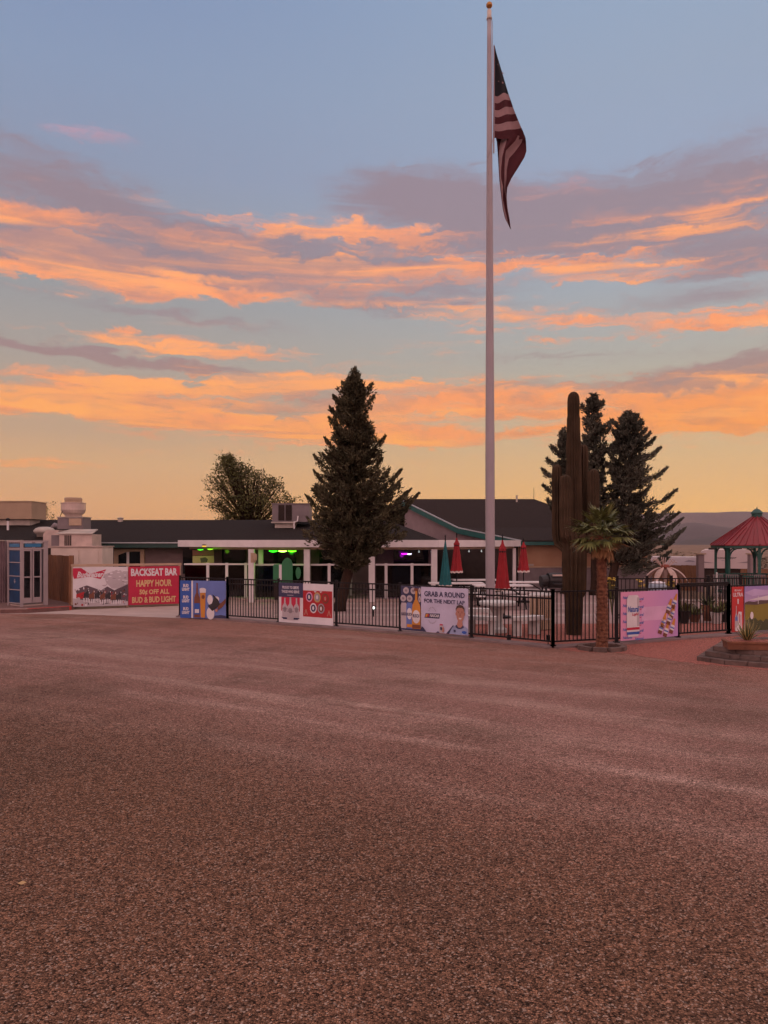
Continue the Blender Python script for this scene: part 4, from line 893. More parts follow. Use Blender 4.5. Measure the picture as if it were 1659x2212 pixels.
def tilt_bottle(u, v, s=1):
    dx, dy = .36, -.93; px, py = .93, .36*1.0
    def Q(a, c): return (u+(dx*a+px*c)*s*.62, v+(dy*a+py*c)*s)
    for nm, m_, a0, a1, w0, w1, lay in (('printed_bottle_foot',BRN,0,.07,.05,.05,3),('printed_bottle_label',WHT,.07,.17,.052,.052,3),('printed_bottle_stripe',LBL,.10,.13,.053,.053,4),('printed_bottle_neck',AMB,.17,.30,.045,.018,3)):
        b.poly(nm, m_, [Q(a0,-w0),Q(a1,-w1),Q(a1,w1),Q(a0,w0)], lay)
for (u, v) in ((.66,.92),(.75,.99),(.81,.74),(.86,.93),(.94,.62),(.95,.90),(.80,.50),(.90,.40),(.93,.20),(.70,.80),(.86,.62)):
    if u+.1 < 1.02: tilt_bottle(min(u,.90), v, 1.12)
b.done()
# red strip and golf banner
A2, B2 = RIGHT[3], RIGHT[4]; L2 = sqrt((B2[0]-A2[0])**2+(B2[1]-A2[1])**2); q = lambda s: (A2[0]+(B2[0]-A2[0])*s/L2, A2[1]+(B2[1]-A2[1])*s/L2)
r, w = board_at('red_beer_sign', 'narrow red beer sign with white lettering next to the gate', 'sign', q(.05), q(.43), fwd=.055)
b = Board(r, w*.98, 1.04, .08, sheet=flat('print_scarlet', (.46,.030,.028)))
b.text('lettering', WHT, 'Michelob', .2,.05,.8,.10,2,bold=.01,shear=.25); b.text('lettering', WHT, 'ULTRA', .06,.13,.94,.22,2,bold=.03); b.rect('printed_mark', WHT, .45,.27,.56,.38,2)
b.bottle('printed_bottle', LG, .35,.42,.98,.26,2); b.bottle('printed_bottle_stripe', LBL, .35,.62,.75,.20,3); b.poly('printed_hand_shape', WHT, [(.48,.62),(.52,.55),(.80,.56),(.84,.98),(.22,.98),(.28,.90),(.46,.86)],4); b.rect('printed_line', RED, .56,.60,.62,.80,5); b.rect('printed_line', RED, .70,.62,.74,.92,5)
b.done()
r, w = board_at('golf_banner', 'golf course banner with violet sky, green and white ball, at the right edge', 'banner', q(.45), (B2[0]+1.0, B2[1]+.48), fwd=.055)
b = Board(r, w*.99, 1.04, .08, sheet=gradient('print_violet_sky', (.52,.40,.52), (.24,.19,.48), 2, (.55,1.2)))
b.poly('printed_cloud', LAV, [(.0,.14),(.12,.06),(.28,.10),(.45,.04),(.62,.12),(.5,.18),(.25,.2),(.1,.22)]); b.poly('printed_cloud', WHT, [(.05,.30),(.3,.22),(.5,.28),(.35,.33)],1)
b.poly('printed_trees', flat('print_tree_line', (.08,.05,.05)), [(0,.36),(.05,.33),(.12,.35),(.2,.32),(.3,.33),(.42,.30),(.55,.33),(.7,.29),(.85,.33),(1,.3),(1,.46),(0,.44)],2)
b.poly('printed_fairway', GRN, [(0,.40),(.15,.42),(.4,.38),(.7,.42),(1,.40),(1,.8),(0,.8)],3); b.rect('printed_flagstick', WHT, .165,.22,.172,.40,4)
b.poly('printed_grass', DGR, [(0,.75)]+[(k/30,.72+.05*(k % 2)-.04*sin(k*.7)) for k in range(1,30)]+[(1,.74),(1,1),(0,1)],4); b.oval('printed_ball', WHT, .085,.655,.021,.085,5); b.oval('printed_ball', WHT, .5,.66,.021,.085,5)
b.done()

# ------------------------------------------------------------------ buildings
def left_building():
    r = thing('bar_building', 'long low grey building with dark shingle roof and green eave on the left', 'building', (-6,30.4,0))
    MB().prism([(-24,30.4),(2.0,30.4),(2.0,41),(-24,41)], 0, 2.02).build('wall', M['stucco_grey'], r, world=True)
    z = lambda yy: 2.13+(yy-30)*(3.18-2.13)/6
    mb = MB(); E0, E1, R0, R1 = (-26,29.9,2.13), (2.45,29.9,2.13), (-26,36,3.19), (.15,36,3.19)
    mb.slab([E0,E1,R1,R0], .06); mb.slab([R0,R1,(2.45,42,2.13),(-26,42,2.13)], .06); mb.slab([E1,(2.45,42,2.13),R1], .06)
    rf = mb.build('roof', M['shingle'], r, world=True)
    MB().bx(-26,-7.9,29.84,29.9,1.93,2.10).build('fascia', M['dgreen'], r, world=True)
    MB().bx(-26,-7.9,29.80,29.9,2.103,2.145).build('drip_edge', M['drip'], r, world=True)
    # window with its tan frame
    D = 30.35; x0, x1 = X_(247,D), X_(312,D); z0, z1 = .95, Z_(1186,D); w = MB()
    f = MB(); f.bx(x0,x0+.17,D-.06,D+.05,z0,z1); f.bx(x1-.15,x1,D-.06,D+.05,z0,z1); f.bx(x0+.17,x1-.15,D-.06,D+.05,z1-.10,z1); f.bx(x0+.17,x1-.15,D-.06,D+.05,z0,z0+.08)
    f.elev([(x0+.17,z1-.10),(x0+.17,z1-.24),(x0+.45,z1-.13),(x0+.7,z1-.10)], D-.058, D+.04)
    fo = f.build('window', M['trim_tan'], r, world=True)
    for (nm, m_, q) in (('pane', M['darkglass'], (x0+.17,x1-.15,D-.02,D+.03,z0+.08,z1-.10)), ('mullion', M['white'], (X_(277,D)-.05,X_(277,D)+.05,D-.05,D-.02,z0+.08,z1-.1))):
        mb = MB(); mb.bx(*q); l = r.location; mb.v = [(a[0]-l[0],a[1]-l[1],a[2]-l[2]) for a in mb.v]; mb.build(nm, m_, fo)
    # dark doors and windows under the porch
    for (a, b_, c0, c1) in ((395,455,.9,1.9),(480,530,.05,1.95),(570,640,.8,1.9),(690,740,.05,1.95),(850,925,.8,1.9)):
        D = 30.35; MB().bx(X_(a,D),X_(b_,D),D-.02,D+.04,c0,c1).build('window', M['darkglass'], r, world=True)
    return r
left_building()
def porch():
    r = thing('porch', 'white flat roofed patio porch with square posts along the bar', 'porch', (-4.6,27,0))
    out = [(-8.0,29.8),(-4.66,27.0),(1.95,27.3),(5.75,32.3),(5.2,33.4),(2.0,30.6),(-8.0,30.7)]
    MB().prism(out, 1.97, 2.225).build('roof', M['white'], r, world=True)
    inn = [(-7.6,30.0),(-4.5,27.35),(1.8,27.65),(5.5,32.4),(5.0,32.9),(1.9,30.3),(-7.6,30.3)]
    MB().prism(inn, 1.88, 1.967).build('beam', M['trim_tan'], r, world=True)
    for (x, D, w) in ((543,27.15,.20),(563,28.2,.16),(663,27.3,.21),(803,27.35,.22),(938,27.45,.21),(1111,32.2,.13),(758,29.2,.09)):
        MB().bx(X_(x,D)-w/2, X_(x,D)+w/2, D-w/2+.05, D+w/2+.05, 0, 1.90).build('post', M['white'], r, world=True)
    MB().prism([(-6.9,29.4),(-4.55,27.15),(1.9,27.4),(5.4,32.0),(1.9,30.3),(-7,30.3)], 0, .12).build('floor', M['concrete'], r, world=True)
    # windbreak: rails, stiles and panes
    def wind(x0, x1, D, st):
        p = MB(); p.bx(X_(x0,D), X_(x1,D), D-.03, D+.03, 1.31, 1.37); 
        for s in st: p.bx(X_(s,D)-.05, X_(s,D)+.05, D-.025, D+.025, .12, 1.308+.08)
        o = p.build('windbreak', M['white'], r, world=True)
        g = MB(); g.bx(X_(x0,D)+.02, X_(x1,D)-.02, D+.028, D+.034, .16, 1.30); l = r.location; g.v = [(a[0]-l[0],a[1]-l[1],a[2]-l[2]) for a in g.v]; g.build('pane', M['glass'], o)
    wind(398,537,28.2,(449,490,531)); wind(551,656,27.5,(612,)); wind(671,752,27.5,(711,)); wind(811,932,27.6,(834,890))
    return r
porch()
def gable_building():
    r = thing('hall_building', 'gabled building with brown shingles, teal rake trim and tan wall', 'building', (8,34,0))
    E, K, R = (5.94,33.0,2.22), (3.57,36.5,2.84), (1.32,41,4.45); E2, K2, R2 = (12.3,33.0,2.22), (11.0,36.5,2.84), (8.0,41,4.45)
    R = (.9,41,4.45); mb = MB(); mb.slab([E,E2,K2,K], .05); mb.slab([K,K2,R2,R], .05); mb.slab([R,R2,(10.5,48,2.2),(-1.5,48,2.2)], .05); mb.slab([K2,(10.5,48,2.2),R2], .05); mb.slab([E2,(12.3,42,2.2),(10.5,48,2.2),K2], .05)
    mb.build('roof', M['shingle2'], r, world=True)
    # gable wall below the rake
    Ei, Ki, Ri = (5.9,33.35), (3.75,36.6), (1.1,41.1)
    mb = MB()
    for a, b_, za, zb in ((Ei,Ki,2.12,2.74),(Ki,Ri,2.74,4.36)): mb.add([(a[0],a[1],1.95),(b_[0],b_[1],1.95),(b_[0],b_[1],zb),(a[0],a[1],za)], [(0,1,2,3)])
    mb.build('gable_wall', M['stucco_mauve'], r, world=True); mb = MB()
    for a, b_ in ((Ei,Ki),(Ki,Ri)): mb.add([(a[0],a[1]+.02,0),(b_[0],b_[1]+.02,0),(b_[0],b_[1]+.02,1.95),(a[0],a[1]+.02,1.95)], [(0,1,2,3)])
    mb.build('lower_wall', M['interior'], r, world=True)  # lower part of the gable wall, porch shade put into its dark colour
    mb = MB(); tr = MB()
    for a, b_ in ((E,K),(K,R)):
        a1 = (a[0]-.03,a[1]-.03,a[2]-.16); b1 = (b_[0]-.03,b_[1]-.03,b_[2]-.16); mb.bar(a1, b1, .04, .26)
        tr.bar((a[0]-.05,a[1]-.05,a[2]-.01), (b_[0]-.05,b_[1]-.05,b_[2]-.01), .05, .05)
    mb.build('rake_board', M['teal'], r, world=True); tr.build('drip_edge', M['drip'], r, world=True)
    MB().bx(5.9,12.3,32.95,33.0,2.02,2.165).build('fascia', M['teal'], r, world=True)
    MB().bx(5.85,11.6,33.4,33.6,1.06,2.15).build('wall', M['stucco_tan'], r, world=True)
    w = MB(); w.bx(5.85,11.64,33.33,33.6,0,1.04); w.build('wainscot', M['wainscot'], r, world=True)
    MB().bx(5.83,11.66,33.30,33.6,1.042,1.10).build('wainscot_cap', M['trim_tan'], r, world=True)
    MB().bx(11.3,11.6,33.62,46,0,2.15).build('side_wall', M['stucco_tan'], r, world=True)
    MB().bx(7.75,8.15,33.36,33.42,.9,2.0).build('shutter', M['interior'], r, world=True)
    MB().bx(6.0,6.5,33.34,33.42,1.12,1.2).build('conduit', M['galvd'], r, world=True)
    MB().bar((8.0,41,4.45),(8.0,41,5.05),.02).build('antenna', M['black'], r, world=True)
    v = MB(); v.tube([(7.0,40.5,4.2),(7.0,40.5,4.62)], .05, 8); v.build('vent_pipe', M['galvd'], r, world=True)
gable_building()

# rooftop and kitchen plant ---------------------------------------------------
def rooftop():
    D = 33.5; r = thing('air_conditioner', 'large grey air conditioner on the roof left of the tall evergreen', 'air conditioner', (X_(625,D), D, 2.7))
    zb, zt = Z_(1127,D), Z_(1088.5,D); w1 = X_(632,D)-X_(588,D)
    MB().bx(X_(588,D),X_(668,D),D-.0,D+1.3,zb,zt).build('cabinet', M['acgrey'], r, world=True)
    MB().bx(X_(586,D),X_(670,D),D-.04,D+1.34,zt+.002,zt+.03).build('lid', M['acgrey'], r, world=True)
    for a, b_ in ((602,614),(617.5,630)):
        mb = MB()
        for k in range(9): x = X_(a,D)+(X_(b_,D)-X_(a,D))*k/8; mb.bx(x-.008,x+.008,D-.03,D-.002,zb+.06,zt-.06)
        mb.bx(X_(a,D)-.01,X_(b_,D)+.01,D-.012,D-.004,zb+.05,zt-.05); mb.build('grille', M['interior'], r, world=True)
    MB().bx(X_(647,D),X_(663,D),D-.015,D+.01,Z_(1113,D),Z_(1098,D)).build('access_panel', M['acgrey'], r, world=True)
    s = MB(); s.bx(X_(588,D)+.1,X_(636,D),D+.1,D+1.2,2.6,zb-.03); s.bx(X_(586,D),X_(640,D),D-.02,D+1.3,zb-.06,zb-.003); s.build('stand', M['galvd'], r, world=True)
    MB().tube([(X_(636,D),D-.1,Z_(1150,D)),(X_(636,D),D-.1,zb),(X_(643,D),D-.1,zb+.02),(X_(644,D),D-.1,zb+.25)], .03, 8).build('drain_pipe', M['white'], r, world=True)
    D = 34; r = thing('rooftop_cooler', 'plain tan box on the roof at the far left', 'rooftop unit', (X_(30,D), D, 3))
    mb = MB(); mb.bx(X_(-60,D),X_(68,D),D,D+1.5,Z_(1121,D),Z_(1084,D)); mb.build('cabinet', M['actan'], r, world=True)
    MB().bx(X_(-62,D),X_(69,D),D-.03,D+1.53,Z_(1084,D)+.002,Z_(1083,D)+.02).build('lid', M['actan'], r, world=True)
    MB().bx(X_(-60,D),X_(60,D),D+.2,D+1.2,2.9,Z_(1121.3,D)).build('stand', M['galvd'], r, world=True)
    v = thing('vent_pipe', 'slim white roof vent with dark cap before the tan rooftop box', 'vent', (X_(17,33),33,2.65))
    MB().lathe([(.045,-.1),(.045,.42)], 10).build('pipe', M['white'], v); MB().lathe([(.06,.42),(.085,.44),(.085,.5),(.02,.54)], 10).build('cap', M['black'], v)
    v = thing('vent_pipe', 'tiny roof vent on the ridge between fan and leafy tree', 'vent', (X_(260,35.5),35.5,3.0)); MB().lathe([(.12,0),(.12,.22),(.15,.24),(.15,.27),(.02,.30)], 12).build('pipe', M['galvd'], v)
    for i, xs in enumerate((98, 118)):
        D = 31.2+i*.5; v = thing('turbine_vent', ('squat grey mushroom vent nearest the tan rooftop box' if i == 0 else 'dark twisted flue pipe just left of the exhaust fan'), 'vent', (X_(xs-2 if i == 0 else 112,D), D, 2.35))
        if i == 0: MB().lathe([(.28,.0),(.30,.12),(.38,.16),(.42,.26),(.34,.36),(.15,.42),(.01,.42)], 20).build('hood', M['galvd'], v, smooth=True)
        else: MB().tube([(0,0,0),(0,0,.35),(.12,0,.5),(.28,0,.42)], .11, 10).build('flue', M['acgrey'], v, smooth=True)
    # exhaust fan with duct
    D = 29.0; cx = X_(158.5,D); r = thing('exhaust_fan', 'bowl shaped kitchen exhaust fan on its square duct stack', 'exhaust fan', (cx, D, 2.2)); z = lambda y: Z_(y,D)-2.2
    MB().lathe([(.28,z(1117.5)),(.32,z(1112)),(.40,z(1108)),(.44,z(1102)),(.44,z(1088.5)),(.458,z(1088)),(.458,z(1086.5))], 26).build('bowl', M['galv'], r, smooth=False)
    MB().lathe([(.31,z(1088)),(.315,z(1085)),(.31,z(1083)),(.32,z(1080)),(.315,z(1076.5)),(.29,z(1075)),(.01,z(1074.5))], 26).build('motor_cover', M['actan'], r)
    MB().box((.0,.1,z(1130)),(.94,.80,.46)).build('duct', M['acgrey'], r); MB().box((0,.1,z(1117.5)),(1.0,.86,.03)).build('curb_flange', M['galvd'], r)
    MB().box((.20,-.32,z(1128)),(.46,.03,.26)).build('hatch', M['trim_tan'], r); MB().tube([(.22,-.36,z(1095)),(.05,-.4,z(1104)),(-.3,-.3,z(1106)),(-.6,.1,z(1125))], .014, 5).build('cable', M['black'], r)
    # swamp cooler box
    D = 27.7; r = thing('kitchen_cooler', 'pink tinted metal cooler box with sheet lid and louvres below the exhaust fan', 'cooler', (X_(150,D), D, 2.0))
    x0, x1 = X_(128,D), X_(199,D); zb, zt = Z_(1181,D), Z_(1154,D)
    MB().bx(x0,x1,D,D+.9,zb,zt).build('cabinet', M['galv'], r, world=True)
    MB().slab([(x0-.12,D-.06,zt+.03),(x1+.03,D-.06,zt+.03),(x1-.12,D+.9,zt+.20),(x0+.05,D+.9,zt+.20)], .03).build('lid', M['galvd'], r, world=True)
    mb = MB()
    for k in range(4): mb.bx(X_(139.5+k*4,D),X_(142+k*4,D),D-.012,D,zb+.04,zt-.04)
    mb.build('louvre', M['interior'], r, world=True)
    MB().bx(x0-.33,x0-.02,D+.1,D+.8,zb,zt-.03).build('side_duct', M['acgrey'], r, world=True)
    r = thing('duct_elbow', 'grey sheet metal duct shoulder left of the metal cooler box', 'duct', (X_(110,28.2),28.2,2.0)); D = 28.2
    MB().elev([(X_(93,D),Z_(1184,D)),(X_(93,D),Z_(1155,D)),(X_(100,D),Z_(1145,D)),(X_(127,D),Z_(1145,D)),(X_(127,D),Z_(1184,D))], D, D+.7).build('duct', M['galv'], r, world=True)
    # big pale cabinet
    D = 27.5; r = thing('storage_cabinet', 'big pale weathered metal cabinet behind the beer banner and cedar screen', 'cabinet', (X_(165,D), D, 0)); x0, x1 = X_(110,D), X_(221,D)
    M['paledoor'] = mat('pale_chalky_metal', (.58,.49,.42), .75, .1, 2, bump=.3, bscale=4)
    MB().bx(x0,x1,D,D+1.1,.12,Z_(1181.5,D)).build('body', M['paledoor'], r, world=True)
    for a, b_ in ((113,170),(173,213)): MB().bx(X_(a,D),X_(b_,D),D-.022,D-.002,.3,Z_(1188,D)).build('door', M['paledoor'], r, world=True)
    MB().bx(x0-.03,x1+.03,D-.05,D+1.15,Z_(1181.5,D)+.002,Z_(1180,D)+.01).build('top_rim', M['galv'], r, world=True)
rooftop()

def booth():
    D = 24.55; r = thing('phone_booth', 'white framed telephone booth with blue side panels on the kerbside pavement', 'phone booth', (X_(60,D), D, .13), radians(52))
    W, Dp, H = .80, .80, 2.02; f = MB()
    for (x, y) in ((-W/2,-Dp/2),(W/2,-Dp/2),(-W/2,Dp/2),(W/2,Dp/2)): f.box((x, y, H/2), (.075,.075,H))
    f.box((.335,-Dp/2,H/2),(.08,.07,H-.02))
    f.build('frame', M['alum'], r)
    MB().box((0,0,H+.02),(W+.10,Dp+.10,.06)).build('roof', M['alum'], r)
    MB().box((0,0,.03),(W,Dp,.05)).build('floor', M['concrete'], r)
    s = MB(); s.box((-.05,-Dp/2-.02,H-.10),(.52,.03,.11)); s.box((-W/2-.02,0,H-.10),(.03,.62,.11)); s.build('sign_box', M['bluesign'], r)
    h = MB(); h.box((-.04,-Dp/2,H-.2),(W-.12,.06,.05)); h.box((-W/2,0,H-.2),(.06,Dp-.08,.04)); h.build('header', M['alum'], r)
    # side: four blue panels with bars
    sp = MB(); sp.box((-W/2,0,.95),(.02,Dp-.08,1.7)); sd = sp.build('side_panel', M['blueglass'], r)
    bars = MB()
    for z in (.10,.52,.95,1.38,1.78): bars.box((-W/2-.01,0,z),(.045,Dp-.08,.03))
    bars.build('side_bar', M['alum'], sd)
    lg = MB(); lg.tube([(-W/2-.016,-.02,.75),(-W/2-.016,0,.85),(-W/2-.016,.05,.80),(-W/2-.016,.0,.72)], .008, 4); lg.build('printed_emblem', M['alum'], sd)
    MB().box((W/2,0,.95),(.02,Dp-.08,1.7)).build('side_panel', M['blueglass'], r)
    # folding door in two leaves
    for k, x in enumerate((-.235,.085)):
        d = MB(); w = .29
        d.box((x-w/2+.022,-Dp/2-.01,.95),(.045,.03,1.68)); d.box((x+w/2-.022,-Dp/2-.01,.95),(.045,.03,1.68)); d.box((x,-Dp/2-.01,.19),(w-.09,.03,.17)); d.box((x,-Dp/2-.01,.92),(w-.09,.03,.04)); d.box((x,-Dp/2-.01,1.765),(w-.09,.03,.05))
        do = d.build('door', M['alum'], r); MB().box((x,-Dp/2,.98),(w-.09,.01,1.5)).build('pane', M['darkglass'], do)
    ph = MB(); ph.box((.1,Dp/2-.1,1.15),(.25,.16,.4)); ph.build('telephone', M['black'], r)
booth()
# cedar screen and dark corner structures on the left
r = thing('wood_fence', 'brown cedar board screen between the phone booth and the beer banner', 'fence', (*G(156,1318), 0))
A3, B3 = (X_(92,27.3),27.3), (X_(151,24.75),24.75); n = 16; mb = MB()
for k in range(n):
    t0, t1 = k/n, (k+.96)/n; x0, y0 = A3[0]+(B3[0]-A3[0])*t0, A3[1]+(B3[1]-A3[1])*t0; x1, y1 = A3[0]+(B3[0]-A3[0])*t1, A3[1]+(B3[1]-A3[1])*t1
    mb.bar((x0,y0,.95+random.uniform(-.01,.01)),(x1,y1,.95+random.uniform(-.01,.01)),.022,1.52)
mb.build('boards', M['wood'], r, world=True); MB().bx(B3[0]-.01,B3[0]+.11,B3[1]-.06,B3[1]+.05,.0,1.72).build('post', M['wood2'], r, world=True)
for z_ in (.4,1.45): MB().bar((A3[0]+.03,A3[1]+.05,z_),(B3[0]+.03,B3[1]+.05,z_),.05,.09).build('rail', M['wood'], r, world=True)
D = 25.6; r = thing('tin_shed', 'mauve corrugated metal shed cut off by the left edge', 'shed', (X_(-30,D), D, .13))
mb = MB(); x0, x1 = X_(-220,D), X_(11,D)
n = 90; prof = [(x0+(x1-x0)*k/n, D+(.035 if k % 2 else 0)) for k in range(n+1)]
mb.prism(prof+[(x1,D+1.1),(x0,D+1.1)], .13, Z_(1169,D)); mb.build('wall', mat('corrugated_mauve', (.17,.115,.125), .6, .15, 2, metal=.2), r, world=True)
mb = MB(); mb.prism([(a+.0,b_-.05) for a, b_ in prof]+[(x1+.05,D+1.2),(x0,D+1.2)], Z_(1169,D)+.003, Z_(1166.5,D)); mb.build('roof', M['galvd'], r, world=True)
r = thing('dark_screen_wall', 'recessed wall behind the phone booth, shadow put into its dark colour', 'wall', (X_(60,28),28,0)); MB().bx(X_(0,28.5),X_(108,28.5),28.75,28.9,.13,Z_(1180,28.5)).build('wall', M['interior'], r, world=True)  # dark material stands in for the shadow in this recess

# ------------------------------------------------------------------ porch furniture, lamps
def lamp(name, label, x, y, D, col, st, cat='lamp', group=None, pw=0, w=.11):
    r = thing(name, label, cat, (X_(x,D), D, Z_(y,D)), 0, group)
    MB().lathe([(.01,.07),(w*.5,.06),(w*.62,.03)], 12).build('shade', M['black'], r)
    MB().lathe([(w*.60*sin(pi/2*k/5), -.045*cos(pi/2*k/5)+.02) for k in range(6)]+[(.01,.022)], 14).build('bulb', emis('glow_'+name+str(x), col, st), r)
    MB().tube([(0,0,.06),(0,0,min(.3, 1.95-Z_(y,D)))], .01, 5).build('stem', M['black'], r)
    if pw:
        l = bpy.data.lights.new('lamp_light', 'POINT'); l.energy = pw; l.color = col; l.shadow_soft_size = .08; o = bpy.data.objects.new('lamp_light', l); COL.objects.link(o); o.parent = r; o.location = (0,-.05,-.12)
g = 'coloured porch lamps'
lamp('porch_lamp', 'green lamp, left one of the three in a row under the porch', 590,1191,27.6,(.02,.9,.01),5,group=g,pw=3.5,w=.26)
lamp('porch_lamp', 'yellowish green lamp in the middle of the three in a row', 610.5,1191,27.6,(.55,1,.12),6,group=g,pw=3.5,w=.26)
lamp('porch_lamp', 'lime lamp, right one of the three in a row under the porch', 631,1191,27.6,(.12,.95,.01),5,group=g,pw=3.5,w=.26)
lamp('porch_lamp', 'small green lamp left above the lit yellow poster', 433,1187.5,28.8,(.05,.8,.02),1.3,group=g,pw=1.5,w=.2)
lamp('porch_lamp', 'small lime lamp right above the lit yellow poster', 454,1186.5,28.8,(.28,.8,.02),1.3,group=g,pw=1.5,w=.2)
lamp('porch_lamp', 'tiny amber lamp tucked at the porch edge above the poster', 441,1180,28.4,(.9,.5,.05),1.2,group=g,w=.15)
lamp('porch_lamp', 'violet lamp under the porch right of the tall evergreen', 874,1196.5,28.2,(.75,.01,.95),5,group=g,pw=2.5,w=.2)
lamp('porch_lamp', 'white lamp touching the violet one under the porch', 884,1197,28.2,(.85,.8,1),3.0,group=g,w=.15)
r = thing('lit_poster', 'yellow green poster lit by lamps inside the left porch end', 'poster', (X_(439,29.4), 29.4, 0)); D = 29.4
w = X_(462,D)-X_(416,D); b = Board(r, w, .48, Z_(1228,D), sheet=flat('poster_yellow', (.36,.32,.12))); b.poly('printed_picture', DGR, [(.35,.18),(.6,.1),(.72,.25),(.68,.5),(.4,.55)]); b.rect('printed_line', BRN, .05,.8,.95,.86)
b.done(); MB().bx(-w/2,w/2,.0,.012,Z_(1200,D),Z_(1188,D)).build('wood_header', BRN, r); MB().bx(-.03,.03,.02,.06,.1,Z_(1228,D)).build('stake', M['trim_tan'], r)
D = 26.9; r = thing('green_cutout_sign', 'green stepped and domed cutout board with a white numeral one', 'sign', (X_(611,D), D, 0)); GS = flat('sign_green', (.018,.16,.060)); sx = lambda a: X_(a,D)-X_(611,D)
MB().elev([(sx(590),Z_(1258,D)),(sx(632),Z_(1258,D)),(sx(632),Z_(1218,D)),(sx(629),Z_(1210,D)),(sx(624),Z_(1206,D)),(sx(620),Z_(1204.5,D)),(sx(614),Z_(1208,D)),(sx(610),Z_(1214,D)),(sx(608.5),Z_(1218,D)),(sx(592),Z_(1219,D)),(sx(590),Z_(1222,D))][::-1], 0, .03).build('board', GS, r)
MB().elev([(sx(638+6+5.5*cos(t)*(1+.12*sin(t))),Z_(1238,D)+.21*sin(t)) for t in [2*pi*k/16 for k in range(16)]], 0, .03).build('small_oval_board', GS, r)
b = Board(r, sx(632)-sx(590), Z_(1219,D)-Z_(1258,D), Z_(1258,D), y=0); b.r = r; b.text('lettering', WHT, '1', .30,.02,.44,.86,2,bold=.03); b.done()
MB().bx(sx(592),sx(630),.03,.07,.12,Z_(1258,D)+.03).build('stand', M['interior'], r)
r = thing('wall_plaque', 'small tan notice box fixed to the corner porch post', 'notice', (X_(547,26.9), 26.9, 1.6)); mb = MB(); mb.box((0,0,.0),(.17,.05,.34)); mb.build('board', M['trim_tan'], r); MB().box((.07,-.05,.02),(.12,.06,.22), .5).build('box', M['trim_tan'], r)
# string of small bulbs
for i in range(7):
    xs = 905+i*27; D = 28+i*.35; r = thing('string_bulb', 'small clear string-light bulb hanging under the right porch', 'bulb', (X_(xs,D), D, 1.80), 0, 'string bulbs under the porch')
    MB().lathe([(.008,.06),(.012,.03),(.03,.0),(.02,-.03),(.004,-.04)], 8).build('bulb', emis('faint_bulb%d' % i, (.6,.7,.7), .5), r); MB().tube([(0,0,.06),(0,0,.09)], .012, 6).build('socket', M['black'], r)

# closed patio umbrellas
def umbrella(label, x, D, yt, yb, wb, cloth, trim, strap=True, seed=0):
    r = thing('patio_umbrella', label, 'umbrella', (X_(x,D), D, 0), random.uniform(0,1), 'folded patio umbrellas'); z0, z1 = Z_(yb,D), Z_(yt,D); R = wb*D/F/2; h = z1-z0; mb = MB(); n = 24
    prof = [(0,1.0),(.03,.96),(.12,.92),(.20,.86),(.36,.80),(.50,.76),(.46,.70),(.52,.60),(.62,.45),(.74,.28),(.86,.12),(1.0,.0)] if strap else [(0,1),(.05,.96),(.14,.88),(.30,.72),(.48,.5),(.66,.3),(.85,.1),(1,.0)]
    rings = []
    for (q, t) in prof:
        ring = []
        for k in range(n):
            a = 2*pi*k/n; f = 1+(.16 if k % 3 == 0 else (-.10 if k % 3 == 1 else .02))*min(1, q*2); ring.append((cos(a)*R*q*f+.0, sin(a)*R*q*f, z0+h*t-(.03*(k % 3 == 1) if t == 0 else 0)))
        rings.append(ring)
    vs = [p for g_ in rings for p in g_]; mb.add(vs, [(i*n+k, (i+1)*n+k, (i+1)*n+(k+1) % n, i*n+(k+1) % n) for i in range(len(prof)-1) for k in range(n)])
    mb.build('canopy', cloth, r, smooth=False)
    t = MB(); last = rings[-1]; t.add(last+[(p[0]*1.05, p[1]*1.05, p[2]-.06) for p in last], [(k, k+n, (k+1) % n+n, (k+1) % n) for k in range(n)]); t.build('trim', trim, r)
    MB().tube([(0,0,0),(0,0,z1+.04)], .02, 8).build('pole', M['black'], r)
    if strap: MB().lathe([(R*.50,z0+h*.69),(R*.52,z0+h*.705),(R*.50,z0+h*.72)], 16).build('strap', M['black'], r)
    MB().lathe([(.012,z1),(.03,z1+.03),(.004,z1+.08)], 8).build('finial', M['black'], r); MB().lathe([(.24,0.02),(.24,.07),(.05,.10),(.03,.2)], 16).build('base', M['black'], r)
umbrella('folded teal umbrella left of the flagpole', 962, 24.6, 1160, 1263, 26, M['teal_cloth'], M['cream_cloth'], strap=False)
umbrella('folded red umbrella just right of the teal one', 986.5, 26.6, 1156, 1233, 23, M['red_cloth'], M['cream_cloth'])
umbrella('largest folded red umbrella, right beside the flagpole', 1085.5, 21.6, 1159, 1270, 30, M['red_cloth'], M['cream_cloth'])
umbrella('smallest folded red umbrella before the tan wall', 1131, 27.2, 1165.5, 1232, 23, M['red_cloth'], M['cream_cloth'])

# picnic tables
def picnic():
    r = thing('picnic_table', 'white topped picnic table on dark frame beside the largest red umbrella', 'table', (X_(1085,24.9),24.9,0), .04, 'picnic tables on the patio')
    mb = MB()
    for k in range(5): mb.box((0,-.30+k*.15,.745),(1.85,.138,.04))
    mb.build('tabletop', M['white'], r)
    for s in (-1,1): MB().box((0,s*.62,.44),(1.85,.26,.04)).build('bench', M['white'], r)
    for s in (-1,1):
        f = MB(); f.bar((s*.65,-.25,.72),(s*.65,-.6,.0),.045); f.bar((s*.65,.25,.72),(s*.65,.6,.0),.045); f.bar((s*.65,-.65,.40),(s*.65,.65,.40),.045); f.bar((s*.65,0,.40),(s*.15,0,.71),.035); f.build('leg_frame', M['black'], r)
    return r
p0 = picnic()
copy_tree(p0, (X_(1135,27.0),27.0,0), -.05, 'long white picnic table under the smallest red umbrella')
